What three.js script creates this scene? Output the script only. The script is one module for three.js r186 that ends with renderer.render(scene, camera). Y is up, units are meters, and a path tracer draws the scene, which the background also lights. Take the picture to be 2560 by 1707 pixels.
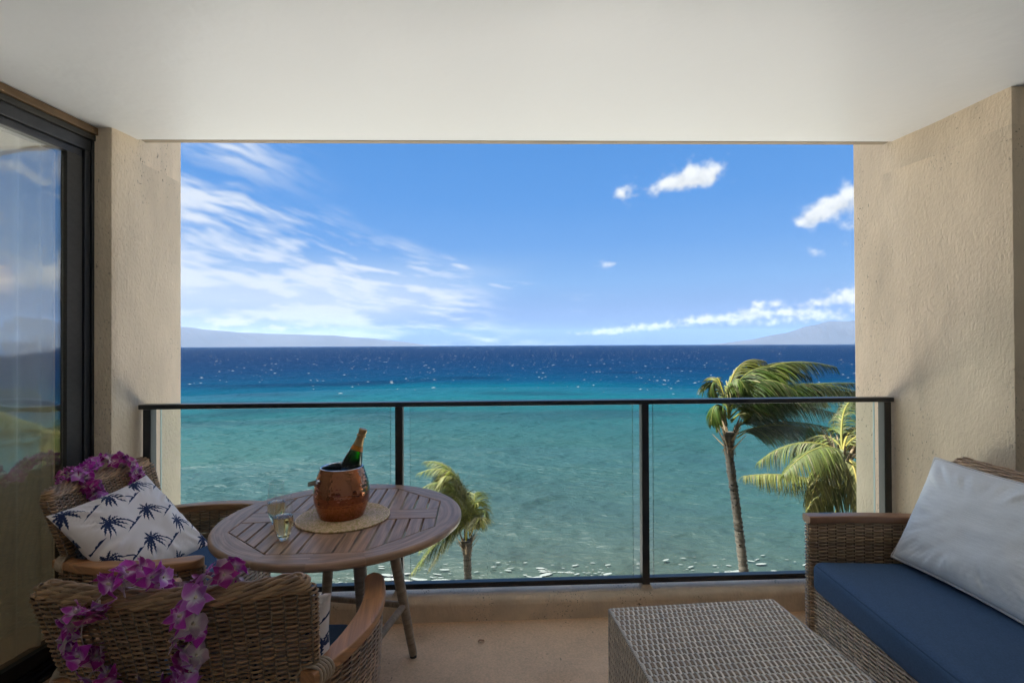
import * as THREE from 'three';
import { mergeGeometries, toCreasedNormals } from 'three/addons/utils/BufferGeometryUtils.js';

// ---------------------------------------------------------------- camera, sun, exposure
const scene = new THREE.Scene();
const camera = new THREE.PerspectiveCamera(67.38, 1024 / 682, 0.05, 90000);
camera.position.set(0, 1.5, 0);
camera.rotation.order = 'YXZ';
camera.rotation.set(0.0072, -0.05, -0.0045);
scene.add(camera);
const renderer = new THREE.WebGLRenderer({ antialias: true });
renderer.setSize(1024, 682);
renderer.toneMapping = THREE.LinearToneMapping;
renderer.toneMappingExposure = 5.7;
renderer.shadowMap.enabled = true;
const sun = new THREE.DirectionalLight(new THREE.Color(1, 0.98, 0.95), 5);
sun.position.set(-44, 100, 1);
sun.castShadow = true;
sun.shadow.mapSize.set(2048, 2048);
Object.assign(sun.shadow.camera, { left: -45, right: 45, top: 45, bottom: -45, near: 1, far: 260 });
scene.add(sun, sun.target);

// ---------------------------------------------------------------- small helpers
const V3 = (x, y, z) => new THREE.Vector3(x, y, z);
const { clamp, lerp, smoothstep: sst } = THREE.MathUtils;
const ss = (a, b, x) => { const t = Math.min(1, Math.max(0, (x - a) / (b - a))); return t * t * (3 - 2 * t); };
function rng(seed) { let s = seed | 0; return () => { s = (s + 0x6d2b79f5) | 0; let t = Math.imul(s ^ (s >>> 15), 1 | s); t = (t + Math.imul(t ^ (t >>> 7), 61 | t)) ^ t; return ((t ^ (t >>> 14)) >>> 0) / 4294967296; }; }
const TAB = new Float32Array(65536); { const r = rng(11); for (let i = 0; i < 65536; i++) TAB[i] = r(); }
const hash2 = (x, y) => TAB[((x * 73 + y * 12289) ^ (y * 157 + (x >> 3) * 31)) & 65535];
function vn(x, y, per = 0) {                       // value noise 0..1, repeating every `per` cells when given
  let ix = Math.floor(x), iy = Math.floor(y); const fx = x - ix, fy = y - iy;
  let ix1 = ix + 1, iy1 = iy + 1;
  if (per) { ix = ((ix % per) + per) % per; iy = ((iy % per) + per) % per; ix1 = (ix + 1) % per; iy1 = (iy + 1) % per; }
  const u = fx * fx * (3 - 2 * fx), w = fy * fy * (3 - 2 * fy);
  const a = hash2(ix, iy), b = hash2(ix1, iy), c = hash2(ix, iy1), d = hash2(ix1, iy1);
  return a + (b - a) * u + (c - a) * w + (a - b - c + d) * u * w;
}
function fbm(x, y, oct = 4, per = 0, gain = 0.5) { let s = 0, a = 1, t = 0; for (let i = 0; i < oct; i++) { s += a * vn(x + i * 17.3 * (per ? 0 : 1), y + i * 9.1 * (per ? 0 : 1), per); t += a; a *= gain; x *= 2; y *= 2; per *= 2; } return s / t; }
function dtex(w, h, fn, srgb, rx = 1, ry = 1) {     // fn(u, v) -> [r, g, b] in 0..1 (display values when srgb)
  const d = new Uint8Array(w * h * 4);
  for (let j = 0; j < h; j++) for (let i = 0; i < w; i++) { const c = fn((i + 0.5) / w, (j + 0.5) / h), o = (j * w + i) * 4; d[o] = clamp(c[0], 0, 1) * 255; d[o + 1] = clamp(c[1], 0, 1) * 255; d[o + 2] = clamp(c[2], 0, 1) * 255; d[o + 3] = 255; }
  const t = new THREE.DataTexture(d, w, h); t.wrapS = t.wrapT = THREE.RepeatWrapping; t.magFilter = THREE.LinearFilter; t.minFilter = THREE.LinearMipmapLinearFilter; t.generateMipmaps = true;
  if (srgb) t.colorSpace = THREE.SRGBColorSpace;
  t.repeat.set(rx, ry); t.needsUpdate = true; return t;
}
const g1 = (x) => [x, x, x];
const std = (o) => new THREE.MeshStandardMaterial(o), phys = (o) => new THREE.MeshPhysicalMaterial(o);
const lin = (r, g, b) => new THREE.Color().setRGB(r, g, b);

// mesh builder: collects triangles, builds one named mesh
class MB {
  constructor() { this.p = []; this.n = []; this.u = []; this.c = []; this.i = []; this.col = [1, 1, 1]; }
  v(x, y, z, nx, ny, nz, u = 0, w = 0) { this.p.push(x, y, z); this.n.push(nx, ny, nz); this.u.push(u, w); this.c.push(this.col[0], this.col[1], this.col[2]); return this.p.length / 3 - 1; }
  q(a, b, c, d) { this.i.push(a, b, c, a, c, d); }
  geo() {
    const g = new THREE.BufferGeometry();
    g.setAttribute('position', new THREE.BufferAttribute(new Float32Array(this.p), 3)); g.setAttribute('normal', new THREE.BufferAttribute(new Float32Array(this.n), 3));
    g.setAttribute('uv', new THREE.BufferAttribute(new Float32Array(this.u), 2)); g.setAttribute('color', new THREE.BufferAttribute(new Float32Array(this.c), 3));
    g.setIndex(new THREE.BufferAttribute(new Uint32Array(this.i), 1)); return g;
  }
  grid(nu, nv, fn, closeU = false) {                // fn(u, v) -> [x, y, z, s?, t?]; normals by differences afterwards
    const base = this.p.length / 3;
    for (let j = 0; j <= nv; j++) for (let i = 0; i <= nu; i++) { const q = fn(i / nu, j / nv); this.v(q[0], q[1], q[2], 0, 1, 0, q[3] ?? i / nu, q[4] ?? j / nv); }
    const id = (i, j) => base + j * (nu + 1) + i, P = this.p, N = this.n;
    for (let j = 0; j <= nv; j++) for (let i = 0; i <= nu; i++) {
      const il = i > 0 ? i - 1 : (closeU ? nu - 1 : 0), ir = i < nu ? i + 1 : (closeU ? 1 : nu), jd = Math.max(0, j - 1), ju = Math.min(nv, j + 1);
      const a = id(il, j) * 3, b = id(ir, j) * 3, c = id(i, jd) * 3, d = id(i, ju) * 3;
      const ux = P[b] - P[a], uy = P[b + 1] - P[a + 1], uz = P[b + 2] - P[a + 2], wx = P[d] - P[c], wy = P[d + 1] - P[c + 1], wz = P[d + 2] - P[c + 2];
      let x = uy * wz - uz * wy, y = uz * wx - ux * wz, z = ux * wy - uy * wx; const l = Math.hypot(x, y, z) || 1, k = id(i, j) * 3; N[k] = x / l; N[k + 1] = y / l; N[k + 2] = z / l;
    }
    for (let j = 0; j < nv; j++) for (let i = 0; i < nu; i++) this.q(id(i, j), id(i + 1, j), id(i + 1, j + 1), id(i, j + 1));
    return this;
  }
  tube(pts, rad, sides = 6, { closed = false, cap = true, flat = 1, vs = 1 } = {}) {   // pts: [[x, y, z], ...]; rad: number or fn(t)
    const n = pts.length, base = this.p.length / 3; let N = null, len = 0;
    for (let k = 0; k < n; k++) {
      const a = pts[closed ? (k - 1 + n) % n : Math.max(0, k - 1)], b = pts[closed ? (k + 1) % n : Math.min(n - 1, k + 1)], T = V3(b[0] - a[0], b[1] - a[1], b[2] - a[2]).normalize();
      if (!N) { N = V3(Math.abs(T.y) > 0.9 ? 1 : 0, Math.abs(T.y) > 0.9 ? 0 : 1, 0); }
      N.addScaledVector(T, -N.dot(T)).normalize(); const B = V3().crossVectors(T, N), r = typeof rad === 'function' ? rad(k / (n - 1), k) : rad, p = pts[k];
      if (k) len += Math.hypot(p[0] - pts[k - 1][0], p[1] - pts[k - 1][1], p[2] - pts[k - 1][2]);
      for (let s = 0; s <= sides; s++) { const t = s / sides * Math.PI * 2, c = Math.cos(t), d = Math.sin(t); this.v(p[0] + r * (c * N.x * flat + d * B.x), p[1] + r * (c * N.y * flat + d * B.y), p[2] + r * (c * N.z * flat + d * B.z), c * N.x + d * B.x, c * N.y + d * B.y, c * N.z + d * B.z, s / sides, len * vs); }
    }
    const w = sides + 1, m = closed ? n : n - 1;
    for (let k = 0; k < m; k++) { const k2 = (k + 1) % n; for (let s = 0; s < sides; s++) this.q(base + k * w + s, base + k * w + s + 1, base + k2 * w + s + 1, base + k2 * w + s); }
    if (cap && !closed) for (const [k, sg] of [[0, -1], [n - 1, 1]]) {
      const a = pts[k ? n - 2 : 0], b = pts[k ? n - 1 : 1], T = V3(b[0] - a[0], b[1] - a[1], b[2] - a[2]).normalize().multiplyScalar(sg), c = this.v(...pts[k], T.x, T.y, T.z, 0, 0), st = this.p.length / 3;
      for (let s = 0; s <= sides; s++) { const o = (base + k * w + s) * 3; this.v(this.p[o], this.p[o + 1], this.p[o + 2], T.x, T.y, T.z, 0, 0); }
      for (let s = 0; s < sides; s++) sg > 0 ? this.i.push(c, st + s, st + s + 1) : this.i.push(c, st + s + 1, st + s);
    }
    return this;
  }
  build(name, mat, parent) { return put(name, this.geo(), mat, parent); }
}
const used = {};
function numbered(n, parent) { if (parent && parent !== scene) return n; const k = (used[n] = (used[n] ?? -1) + 1); return k ? n + '_' + String(k).padStart(3, '0') : n; }
function put(name, geo, mat, parent = scene) {
  const m = new THREE.Mesh(geo, mat); m.name = numbered(name, parent); m.castShadow = m.receiveShadow = true; parent.add(m); return m;
}
function tag(o, label, category, group) { o.userData.label = label; if (category) o.userData.category = category; if (group) o.userData.group = group; return o; }
function struct(o, label) { o.userData.kind = 'structure'; if (label) o.userData.label = label; return o; }
function stuff(o) { o.userData.kind = 'stuff'; return o; }
function thing(name, label, category, pos = [0, 0, 0], ry = 0, group) { const g = new THREE.Group(); g.name = numbered(name); g.position.set(...pos); g.rotation.y = ry; scene.add(g); return tag(g, label, category, group); }
// uv in metres from the dominant axis of each face
function uvBox(g, s = 1) {
  if (g.index) g = g.toNonIndexed();
  const P = g.attributes.position, N = g.attributes.normal, U = new Float32Array(P.count * 2);
  for (let i = 0; i < P.count; i += 3) {
    const nx = Math.abs(N.getX(i) + N.getX(i + 1) + N.getX(i + 2)), ny = Math.abs(N.getY(i) + N.getY(i + 1) + N.getY(i + 2)), nz = Math.abs(N.getZ(i) + N.getZ(i + 1) + N.getZ(i + 2));
    for (let k = i; k < i + 3; k++) { const x = P.getX(k), y = P.getY(k), z = P.getZ(k); if (ny > nx && ny > nz) { U[k * 2] = x * s; U[k * 2 + 1] = z * s; } else if (nx > nz) { U[k * 2] = z * s; U[k * 2 + 1] = y * s; } else { U[k * 2] = x * s; U[k * 2 + 1] = y * s; } }
  }
  g.setAttribute('uv', new THREE.BufferAttribute(U, 2)); return g;
}
function box(x0, x1, y0, y1, z0, z1, bev = 0) {
  if (bev) return uvBox(bevelBox(x0, x1, y0, y1, z0, z1, bev));
  const g = new THREE.BoxGeometry(x1 - x0, y1 - y0, z1 - z0); g.translate((x0 + x1) / 2, (y0 + y1) / 2, (z0 + z1) / 2); return uvBox(g);
}
function bevelBox(x0, x1, y0, y1, z0, z1, b) {       // box with rounded edges: vertices projected onto inner box + radius
  const g = new THREE.BoxGeometry(x1 - x0, y1 - y0, z1 - z0, 5, 5, 5), P = g.attributes.position, N = g.attributes.normal, h = [(x1 - x0) / 2, (y1 - y0) / 2, (z1 - z0) / 2], q = [0, 0, 0];
  const mp = (t, H) => { const k = Math.round((t / H + 1) * 2.5), B = Math.min(b, H * 0.98); return [-H, -H + B * 0.3, -H + B, H - B, H - B * 0.3, H][k]; };
  for (let i = 0; i < P.count; i++) {
    const p = [mp(P.getX(i), h[0]), mp(P.getY(i), h[1]), mp(P.getZ(i), h[2])], c = p.map((v, k) => clamp(v, -h[k] + b, h[k] - b)), d = V3(p[0] - c[0], p[1] - c[1], p[2] - c[2]); if (d.lengthSq() < 1e-14) d.set(N.getX(i), N.getY(i), N.getZ(i)); d.normalize();
    P.setXYZ(i, c[0] + d.x * b, c[1] + d.y * b, c[2] + d.z * b); N.setXYZ(i, d.x, d.y, d.z);
  }
  g.translate((x0 + x1) / 2, (y0 + y1) / 2, (z0 + z1) / 2); return g;
}
// vertical prism over a plan polygon [[x, z], ...] (counter-clockwise from above or not), faces smoothed below the crease angle
function prism(poly, y0, y1, crease = 0.5, cuts = 1) {
  const n = poly.length, pos = [], uv = []; let area = 0; for (let i = 0; i < n; i++) { const a = poly[i], b = poly[(i + 1) % n]; area += a[0] * b[1] - b[0] * a[1]; }
  const P = area > 0 ? [...poly].reverse() : poly; let s = 0;
  for (let i = 0; i < n; i++) {
    const a = P[i], b = P[(i + 1) % n], l = Math.hypot(b[0] - a[0], b[1] - a[1]);
    for (let k = 0; k < cuts; k++) { const ya = lerp(y0, y1, k / cuts), yb = lerp(y0, y1, (k + 1) / cuts);
      pos.push(a[0], ya, a[1], b[0], ya, b[1], b[0], yb, b[1], a[0], ya, a[1], b[0], yb, b[1], a[0], yb, a[1]); uv.push(s, ya, s + l, ya, s + l, yb, s, ya, s + l, yb, s, yb); }
    s += l;
  }
  const tri = THREE.ShapeUtils.triangulateShape(P.map((p) => new THREE.Vector2(p[0], p[1])), []);
  for (const [a, b, c] of tri) for (const [y, o] of [[y1, [a, b, c]], [y0, [a, c, b]]]) {
    const A = P[o[0]], B = P[o[1]], C2 = P[o[2]], cr = (B[0] - A[0]) * (C2[1] - A[1]) - (B[1] - A[1]) * (C2[0] - A[0]);   // up-facing needs cr < 0
    const ord = (y === y1) === (cr < 0) ? o : [o[0], o[2], o[1]]; for (const k of ord) { pos.push(P[k][0], y, P[k][1]); uv.push(P[k][0], P[k][1]); }
  }
  const g = new THREE.BufferGeometry(); g.setAttribute('position', new THREE.BufferAttribute(new Float32Array(pos), 3)); g.setAttribute('uv', new THREE.BufferAttribute(new Float32Array(uv), 2)); g.computeVertexNormals();
  return toCreasedNormals(g, crease);
}
const ctxTex = (w, h, draw, rx = 1, ry = 1) => { const c = document.createElement('canvas'); c.width = w; c.height = h; draw(c.getContext('2d'), w, h); const t = new THREE.CanvasTexture(c); t.colorSpace = THREE.SRGBColorSpace; t.wrapS = t.wrapT = THREE.RepeatWrapping; t.repeat.set(rx, ry); return t; };

// ---------------------------------------------------------------- sky (air and clouds only)
{
  const SKY = 0.166, W = 3072, H = 1536, d = new Float32Array(W * H * 4);
  const ramp = [[0, 0.20, 0.265, 0.40], [0.02, 0.245, 0.335, 0.52], [0.06, 0.285, 0.425, 0.71], [0.12, 0.245, 0.46, 0.82], [0.19, 0.165, 0.39, 0.82], [0.27, 0.118, 0.345, 0.80], [0.36, 0.098, 0.318, 0.77], [0.7, 0.09, 0.30, 0.74], [1.6, 0.085, 0.28, 0.70]];
  const puffs = [ // azimuth, elevation, half width, half height, strength: cumulus that stand out one by one
    [0.270, 0.2815, 0.026, 0.017, 1], [0.318, 0.284, 0.022, 0.011, 0.7], [0.352, 0.290, 0.028, 0.014, 0.9], [0.388, 0.300, 0.036, 0.019, 1.15], [0.415, 0.302, 0.036, 0.019, 1.1],
    [0.575, 0.206, 0.022, 0.017, 1], [0.596, 0.218, 0.026, 0.017, 1.05], [0.618, 0.229, 0.026, 0.017, 1.0], [0.641, 0.235, 0.02, 0.024, 0.9], [0.648, 0.192, 0.022, 0.02, 0.85],
    [0.2415, 0.1538, 0.018, 0.006, 0.62], [0.5855, 0.152, 0.018, 0.009, 0.55],
    [0.215, 0.0225, 0.055, 0.006, 0.85], [0.27, 0.0280, 0.055, 0.007, 0.9], [0.33, 0.0345, 0.05, 0.008, 0.95], [0.4, 0.043, 0.04, 0.009, 1.0], [0.45, 0.046, 0.04, 0.010, 1], [0.492, 0.054, 0.026, 0.014, 1.1], [0.498, 0.070, 0.012, 0.008, 0.9], [0.5283, 0.0700, 0.011, 0.008, 0.95],
    [0.545, 0.054, 0.045, 0.010, 0.85], [0.590, 0.0675, 0.022, 0.008, 1.05], [0.632, 0.0745, 0.024, 0.015, 1.15], [0.59, 0.045, 0.08, 0.012, 0.8], [0.50, 0.036, 0.08, 0.008, 0.6], [0.68, 0.07, 0.05, 0.022, 1.1], [0.76, 0.06, 0.06, 0.02, 1],
    [0.80, 0.36, 0.07, 0.03, 1.1], [0.88, 0.33, 0.08, 0.035, 1.1], [0.95, 0.27, 0.07, 0.022, 0.9], [0.86, 0.22, 0.06, 0.016, 0.8], [0.78, 0.115, 0.08, 0.014, 0.9], [0.90, 0.10, 0.09, 0.02, 1], [1.02, 0.12, 0.08, 0.03, 1], [1.08, 0.36, 0.1, 0.04, 1.1], [1.2, 0.22, 0.1, 0.03, 1],
  ];
  for (let j = 0; j < H; j++) {
    const e = ((j + 0.5) / H - 0.5) * Math.PI, up = Math.max(e, 0); let k = 0; while (k < ramp.length - 2 && up > ramp[k + 1][0]) k++;
    const t = clamp((up - ramp[k][0]) / (ramp[k + 1][0] - ramp[k][0]), 0, 1), base = [1, 2, 3].map((c) => lerp(ramp[k][c], ramp[k + 1][c], t));
    for (let i = 0; i < W; i++) {
      const a0 = ((i + 0.5) / W - 0.5) * 2 * Math.PI; let a = a0 + Math.PI / 2; if (a > Math.PI) a -= 2 * Math.PI;   // 0 straight out to sea, + to the right
      let r = base[0], g = base[1], b = base[2];
      if (e > 0) {
        const back = 1 - ss(1.9, 2.7, Math.abs(a));
        // cirrus veil: below a line that falls from the upper left to the right
        const ar = Math.max(a, -0.75), line = ar < -0.16 ? 0.192 + (-0.16 - ar) * 0.42 : 0.192 - (ar + 0.16) * 0.62;
        const wx = fbm(a * 5 + 3, e * 9, 3) - 0.5, wy = fbm(a * 5 + 40, e * 9 + 7, 3) - 0.5;
        const yy = e + a * (0.02 + 0.75 * Math.min(e, 0.6)) + wy * 0.03, xx = a + wx * 0.05;
        const st = fbm(xx * 7, yy * 46, 5, 0, 0.56), fine = fbm(xx * 22, yy * 150 + 5, 3, 0, 0.6), big = fbm(a * 4.2 + 11, e * 8 + yy * 8, 3);
        const M = ss(-0.03, 0.06, line - e + (big - 0.5) * 0.11);
        const low = ss(0.19, 0.075, e) * ss(0.10, -0.24, a + (0.1 - e) * 1.2);
        let al = M * ss(0.33, 0.72, st * 0.70 + big * 0.30 + (fine - 0.5) * 0.46 + low * 0.2 - 0.02) * 0.9;
        const clump = Math.exp(-(((a + 0.47 + (e - 0.34) * 1.1) / 0.085) ** 2 + ((e - 0.345) / 0.055) ** 2));
        al = Math.max(al, clump * ss(0.30, 0.66, st * 0.55 + fine * 0.45) * 0.9);
        al = Math.max(al, low * (0.60 + 0.38 * ss(0.34, 0.66, st)) * (0.12 + 0.88 * ss(0.015, 0.09, e)));
        const wis = Math.exp(-(((a + 0.052) / 0.03) ** 2 + ((e - 0.152 + (a + 0.052) * 0.45) / 0.010) ** 2)) + Math.exp(-(((a - 0.038) / 0.05) ** 2 + ((e - 0.1165 + (a - 0.038) * 0.05) / 0.007) ** 2)) + 0.6 * Math.exp(-(((a - 0.19) / 0.035) ** 2 + ((e - 0.092) / 0.005) ** 2)) + 0.5 * Math.exp(-(((a - 0.172) / 0.02) ** 2 + ((e - 0.064) / 0.003) ** 2));
        al = Math.max(al, clamp(wis, 0, 1) * ss(0.38, 0.66, st * 0.45 + fine * 0.55) * 0.8);
        al = clamp(al * (e > 0.42 ? 1 : back), 0, 1);
        if (e > 0.42) al = Math.max(al, ss(0.42, 0.60, e) * 0.85 * ss(0.36, 0.60, fbm(Math.cos(a0) * Math.cos(e) * 4 + 7, Math.sin(a0) * Math.cos(e) * 9, 5, 0, 0.56)));  // bright veil added overhead, out of view, to light the balcony
        if (a < -0.5) al = Math.max(al, ss(-0.5, -0.8, a) * ss(0.75, 0.45, e) * ss(-2.9, -2.2, a) * (0.62 + 0.34 * ss(0.35, 0.65, st)));  // veil thickened left of the view to brighten the right wall
        r = lerp(r, 0.87, al); g = lerp(g, 0.925, al); b = lerp(b, 0.99, al);
        // low grey-white cumulus bank to the left
        if (e < 0.1) {
          const bx = fbm(a * 26, e * 60, 5, 0, 0.55), top = 0.062 - Math.max(0, a + 0.46) * 0.085 + (fbm(a * 18 + 5, 2.2, 3) - 0.5) * 0.02;
          const m = ss(top, top - 0.014, e + (bx - 0.5) * 0.02) * ss(0.018, 0.036, e + (bx - 0.5) * 0.012) * ss(-0.16, -0.26, a) * back;
          if (m > 0) { const k2 = ss(0.42, 0.66, fbm(a * 34 + 9, e * 95, 4)); const al2 = m * (0.62 + 0.36 * ss(0.36, 0.6, bx)); r = lerp(r, 0.53 + 0.42 * k2, al2); g = lerp(g, 0.65 + 0.31 * k2, al2); b = lerp(b, 0.90 + 0.09 * k2, al2); }
        }
        if (a > 0.1 && a < 1.4 && e < 0.46) {
          let f = 0, sh = 0; for (const [pa, pe, w, h, s] of puffs) { const x = (a - pa) / w, y = (e - pe) / h; if (x * x + y * y < 9) { const q = Math.exp(-(x * x) * 1.1 - y * y * (y < 0 && pe < 0.1 ? 3 : 1.1)) * s; f += q * (1 - f * 0.35); sh += q * y; } }
          if (f > 0.02) {
            const fr = e < 0.1 ? 2.0 : 1, n1 = fbm(a * 62 * fr, e * 74 * fr, 6, 0, 0.62), al3 = ss(0.22, 1.2, f * 1.0 + (n1 - 0.5) * 1.35), lit = clamp(0.96 + sh * 0.14 + (n1 - 0.5) * 0.45, 0.72, 1.06);
            r = lerp(r, 0.95 * lit, al3); g = lerp(g, 0.965 * lit + 0.02, al3); b = lerp(b, 0.985 * lit + 0.045 * (1 - lit) + 0.01, al3);
          }
        }
      }
      const o = (j * W + i) * 4; d[o] = r * SKY; d[o + 1] = g * SKY; d[o + 2] = b * SKY; d[o + 3] = 1;
    }
  }
  const t = new THREE.DataTexture(d, W, H, THREE.RGBAFormat, THREE.FloatType); t.mapping = THREE.EquirectangularReflectionMapping; t.magFilter = t.minFilter = THREE.LinearFilter; t.needsUpdate = true;
  scene.background = t; scene.environment = t;
}
// ---------------------------------------------------------------- surfaces
const T_stucco = dtex(1024, 1024, (u, v) => {
  let h = fbm(u * 128, v * 64, 3, 128, 0.55) * 0.62 + fbm(u * 34, v * 18, 3, 34, 0.5) * 0.28; const pit = vn(u * 150, v * 90, 150); h -= 0.45 * ss(0.84, 0.97, pit) * ss(0.45, 0.7, vn(u * 16, v * 16, 16)); return g1(clamp(h + 0.1, 0, 1));
}, false, 0.95, 0.95);
const T_stuccoColor = dtex(1024, 1024, (u, v) => { const n = fbm(u * 8, v * 4, 5, 8, 0.6), s = ss(0.86, 0.97, vn(u * 300, v * 220, 300)) * ss(0.45, 0.8, fbm(u * 10, v * 5, 3, 10)); const st = ss(0.60, 0.80, fbm(u * 9, v * 3, 4, 9)) * (0.5 + 0.5 * vn(u * 60, v * 20, 60)); const k = 0.95 + (n - 0.5) * 0.18 - s * 0.42 - st * 0.06; return [k, k * (0.995 - s * 0.03), k * (0.985 - s * 0.06)]; }, true, 0.55, 0.4);
const M_wall = std({ color: lin(0.84, 0.69, 0.515), map: T_stuccoColor, bumpMap: T_stucco, bumpScale: 0.0055, roughness: 0.85 });
const T_floor = dtex(1024, 1024, (u, v) => { const n = fbm(u * 6, v * 6, 5, 6, 0.6), f = vn(u * 400, v * 400, 400), sp = ss(0.93, 0.985, vn(u * 210, v * 210, 210)) * ss(0.4, 0.7, vn(u * 9, v * 9, 9)), st = ss(0.58, 0.76, fbm(u * 5 + 0.3, v * 5, 3, 5)); const k = 0.94 + (n - 0.5) * 0.26 + (f - 0.5) * 0.10 - sp * 0.42; return [k - st * 0.07, k * 0.985 - st * 0.085, k * 0.965 - st * 0.10]; }, true, 0.45, 0.45);
const T_grit = dtex(512, 512, (u, v) => g1(fbm(u * 60, v * 60, 3, 60, 0.6) * 0.6 + vn(u * 20, v * 20, 20) * 0.3), false, 1.4, 1.4);
const M_floor = std({ color: lin(0.80, 0.54, 0.35), map: T_floor, bumpMap: T_grit, bumpScale: 0.0012, roughness: 0.7 });
const T_curb = dtex(1024, 512, (u, v) => { const n = fbm(u * 20, v * 10, 5, 20, 0.6), sp = ss(0.80, 0.95, vn(u * 400, v * 200, 400)) * ss(0.46, 0.66, fbm(u * 12, v * 6 + 0.4, 3, 12)); const k = 0.95 + (n - 0.5) * 0.2 - sp * 0.55; return [k, k * 0.985, k * 0.96]; }, true, 0.5, 1);
const M_curb = std({ color: lin(0.78, 0.62, 0.47), map: T_curb, bumpMap: T_stucco, bumpScale: 0.004, roughness: 0.6 });
const T_ceil = dtex(512, 512, (u, v) => g1(fbm(u * 10, v * 10, 5, 10, 0.6)), false, 0.5, 0.5);
const M_ceil = phys({ color: lin(0.77, 0.785, 0.81), bumpMap: T_ceil, bumpScale: 0.004, roughness: 1, roughnessMap: dtex(512, 512, (u, v) => g1(0.40 + 0.22 * (fbm(u * 7, v * 7, 5, 7, 0.6) - 0.5)), false, 0.4, 0.4), specularIntensity: 1 });

// ---------------------------------------------------------------- ground, beach and sea
const SEA = -12.5;
{
  const T_sand = dtex(512, 512, (u, v) => { const k = 0.86 + (fbm(u * 8, v * 8, 5, 8, 0.6) - 0.5) * 0.4; return [k, k * 0.985, k * 0.95]; }, true, 0.1, 0.1);
  const zs = [70, 10, -11, -12.5, -18, -22, -26, -29, -33, -45, -80, -400, -24000], ys = [-11.1, -11.1, -11.1, -11.1, -11.15, -11.4, -11.95, -12.42, -13.1, -14.5, -18, -40, -900], m = new MB();
  m.grid(24, zs.length - 1, (u, v) => { const k = Math.round(v * (zs.length - 1)), x = (u - 0.5) * 2; return [Math.sign(x) * Math.pow(Math.abs(x), 3) * (zs[k] < -1000 ? 24000 : 900) + (Math.abs(x) < 1 ? 0 : 0), ys[k], zs[k], x * 900, zs[k]]; });
  for (let i = 0; i < m.p.length / 3; i++) { const z = m.p[i * 3 + 2], lawn = z > -11.5; m.c[i * 3] = lawn ? 0.085 : 0.75; m.c[i * 3 + 1] = lawn ? 0.09 : 0.74; m.c[i * 3 + 2] = lawn ? 0.06 : 0.72; }  // unseen lawn strip put in dark to even the bounce on the ceiling
  struct(m.build('ground', std({ vertexColors: true, map: T_sand, roughness: 0.95 })), 'pale sandy beach and added dark lawn below the balcony');
}
function seaColour(x, z) {                           // colour of the water body over its bed, from the shallows to the deep channel
  const dpt = Math.hypot(x, z), w = (fbm(x * 0.012 + 5, z * 0.02, 4) - 0.5), w2 = fbm(x * 0.05, z * 0.09 + 3, 3) - 0.5;
  const L = Math.log(dpt) + w * 0.36 + w2 * 0.10 + clamp(x / dpt, -1, 1) * 0.05;
  const st = [[3.40, 0.150, 0.190, 0.150], [3.58, 0.125, 0.190, 0.170], [3.80, 0.090, 0.178, 0.172], [4.05, 0.066, 0.182, 0.182], [4.35, 0.050, 0.186, 0.200], [4.70, 0.018, 0.185, 0.225], [4.92, 0.004, 0.195, 0.265], [5.12, 0.003, 0.150, 0.255], [5.32, 0.003, 0.095, 0.220], [5.65, 0.004, 0.062, 0.180], [6.4, 0.006, 0.046, 0.150], [8, 0.007, 0.042, 0.135]];
  let k = 0; while (k < st.length - 2 && L > st[k + 1][0]) k++; const t = clamp((L - st[k][0]) / (st[k + 1][0] - st[k][0]), 0, 1), c = [1, 2, 3].map((q) => lerp(st[k][q], st[k + 1][q], t));
  const reef = ss(0.60, 0.74, fbm(x * 0.016 + 31, z * 0.040 + 2, 4)) * ss(75, 120, dpt) * ss(420, 240, dpt) * 0.6, sandy = ss(0.50, 0.72, fbm(x * 0.03 + 80, z * 0.06, 3)) * ss(150, 60, dpt) * 0.6;
  return [c[0] * (1 - reef * 0.3) + sandy * 0.012, c[1] * (1 - reef * 0.62) + sandy * 0.05, c[2] * (1 - reef * 0.5) + sandy * 0.035].map((q) => q * 0.152);
}
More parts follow.
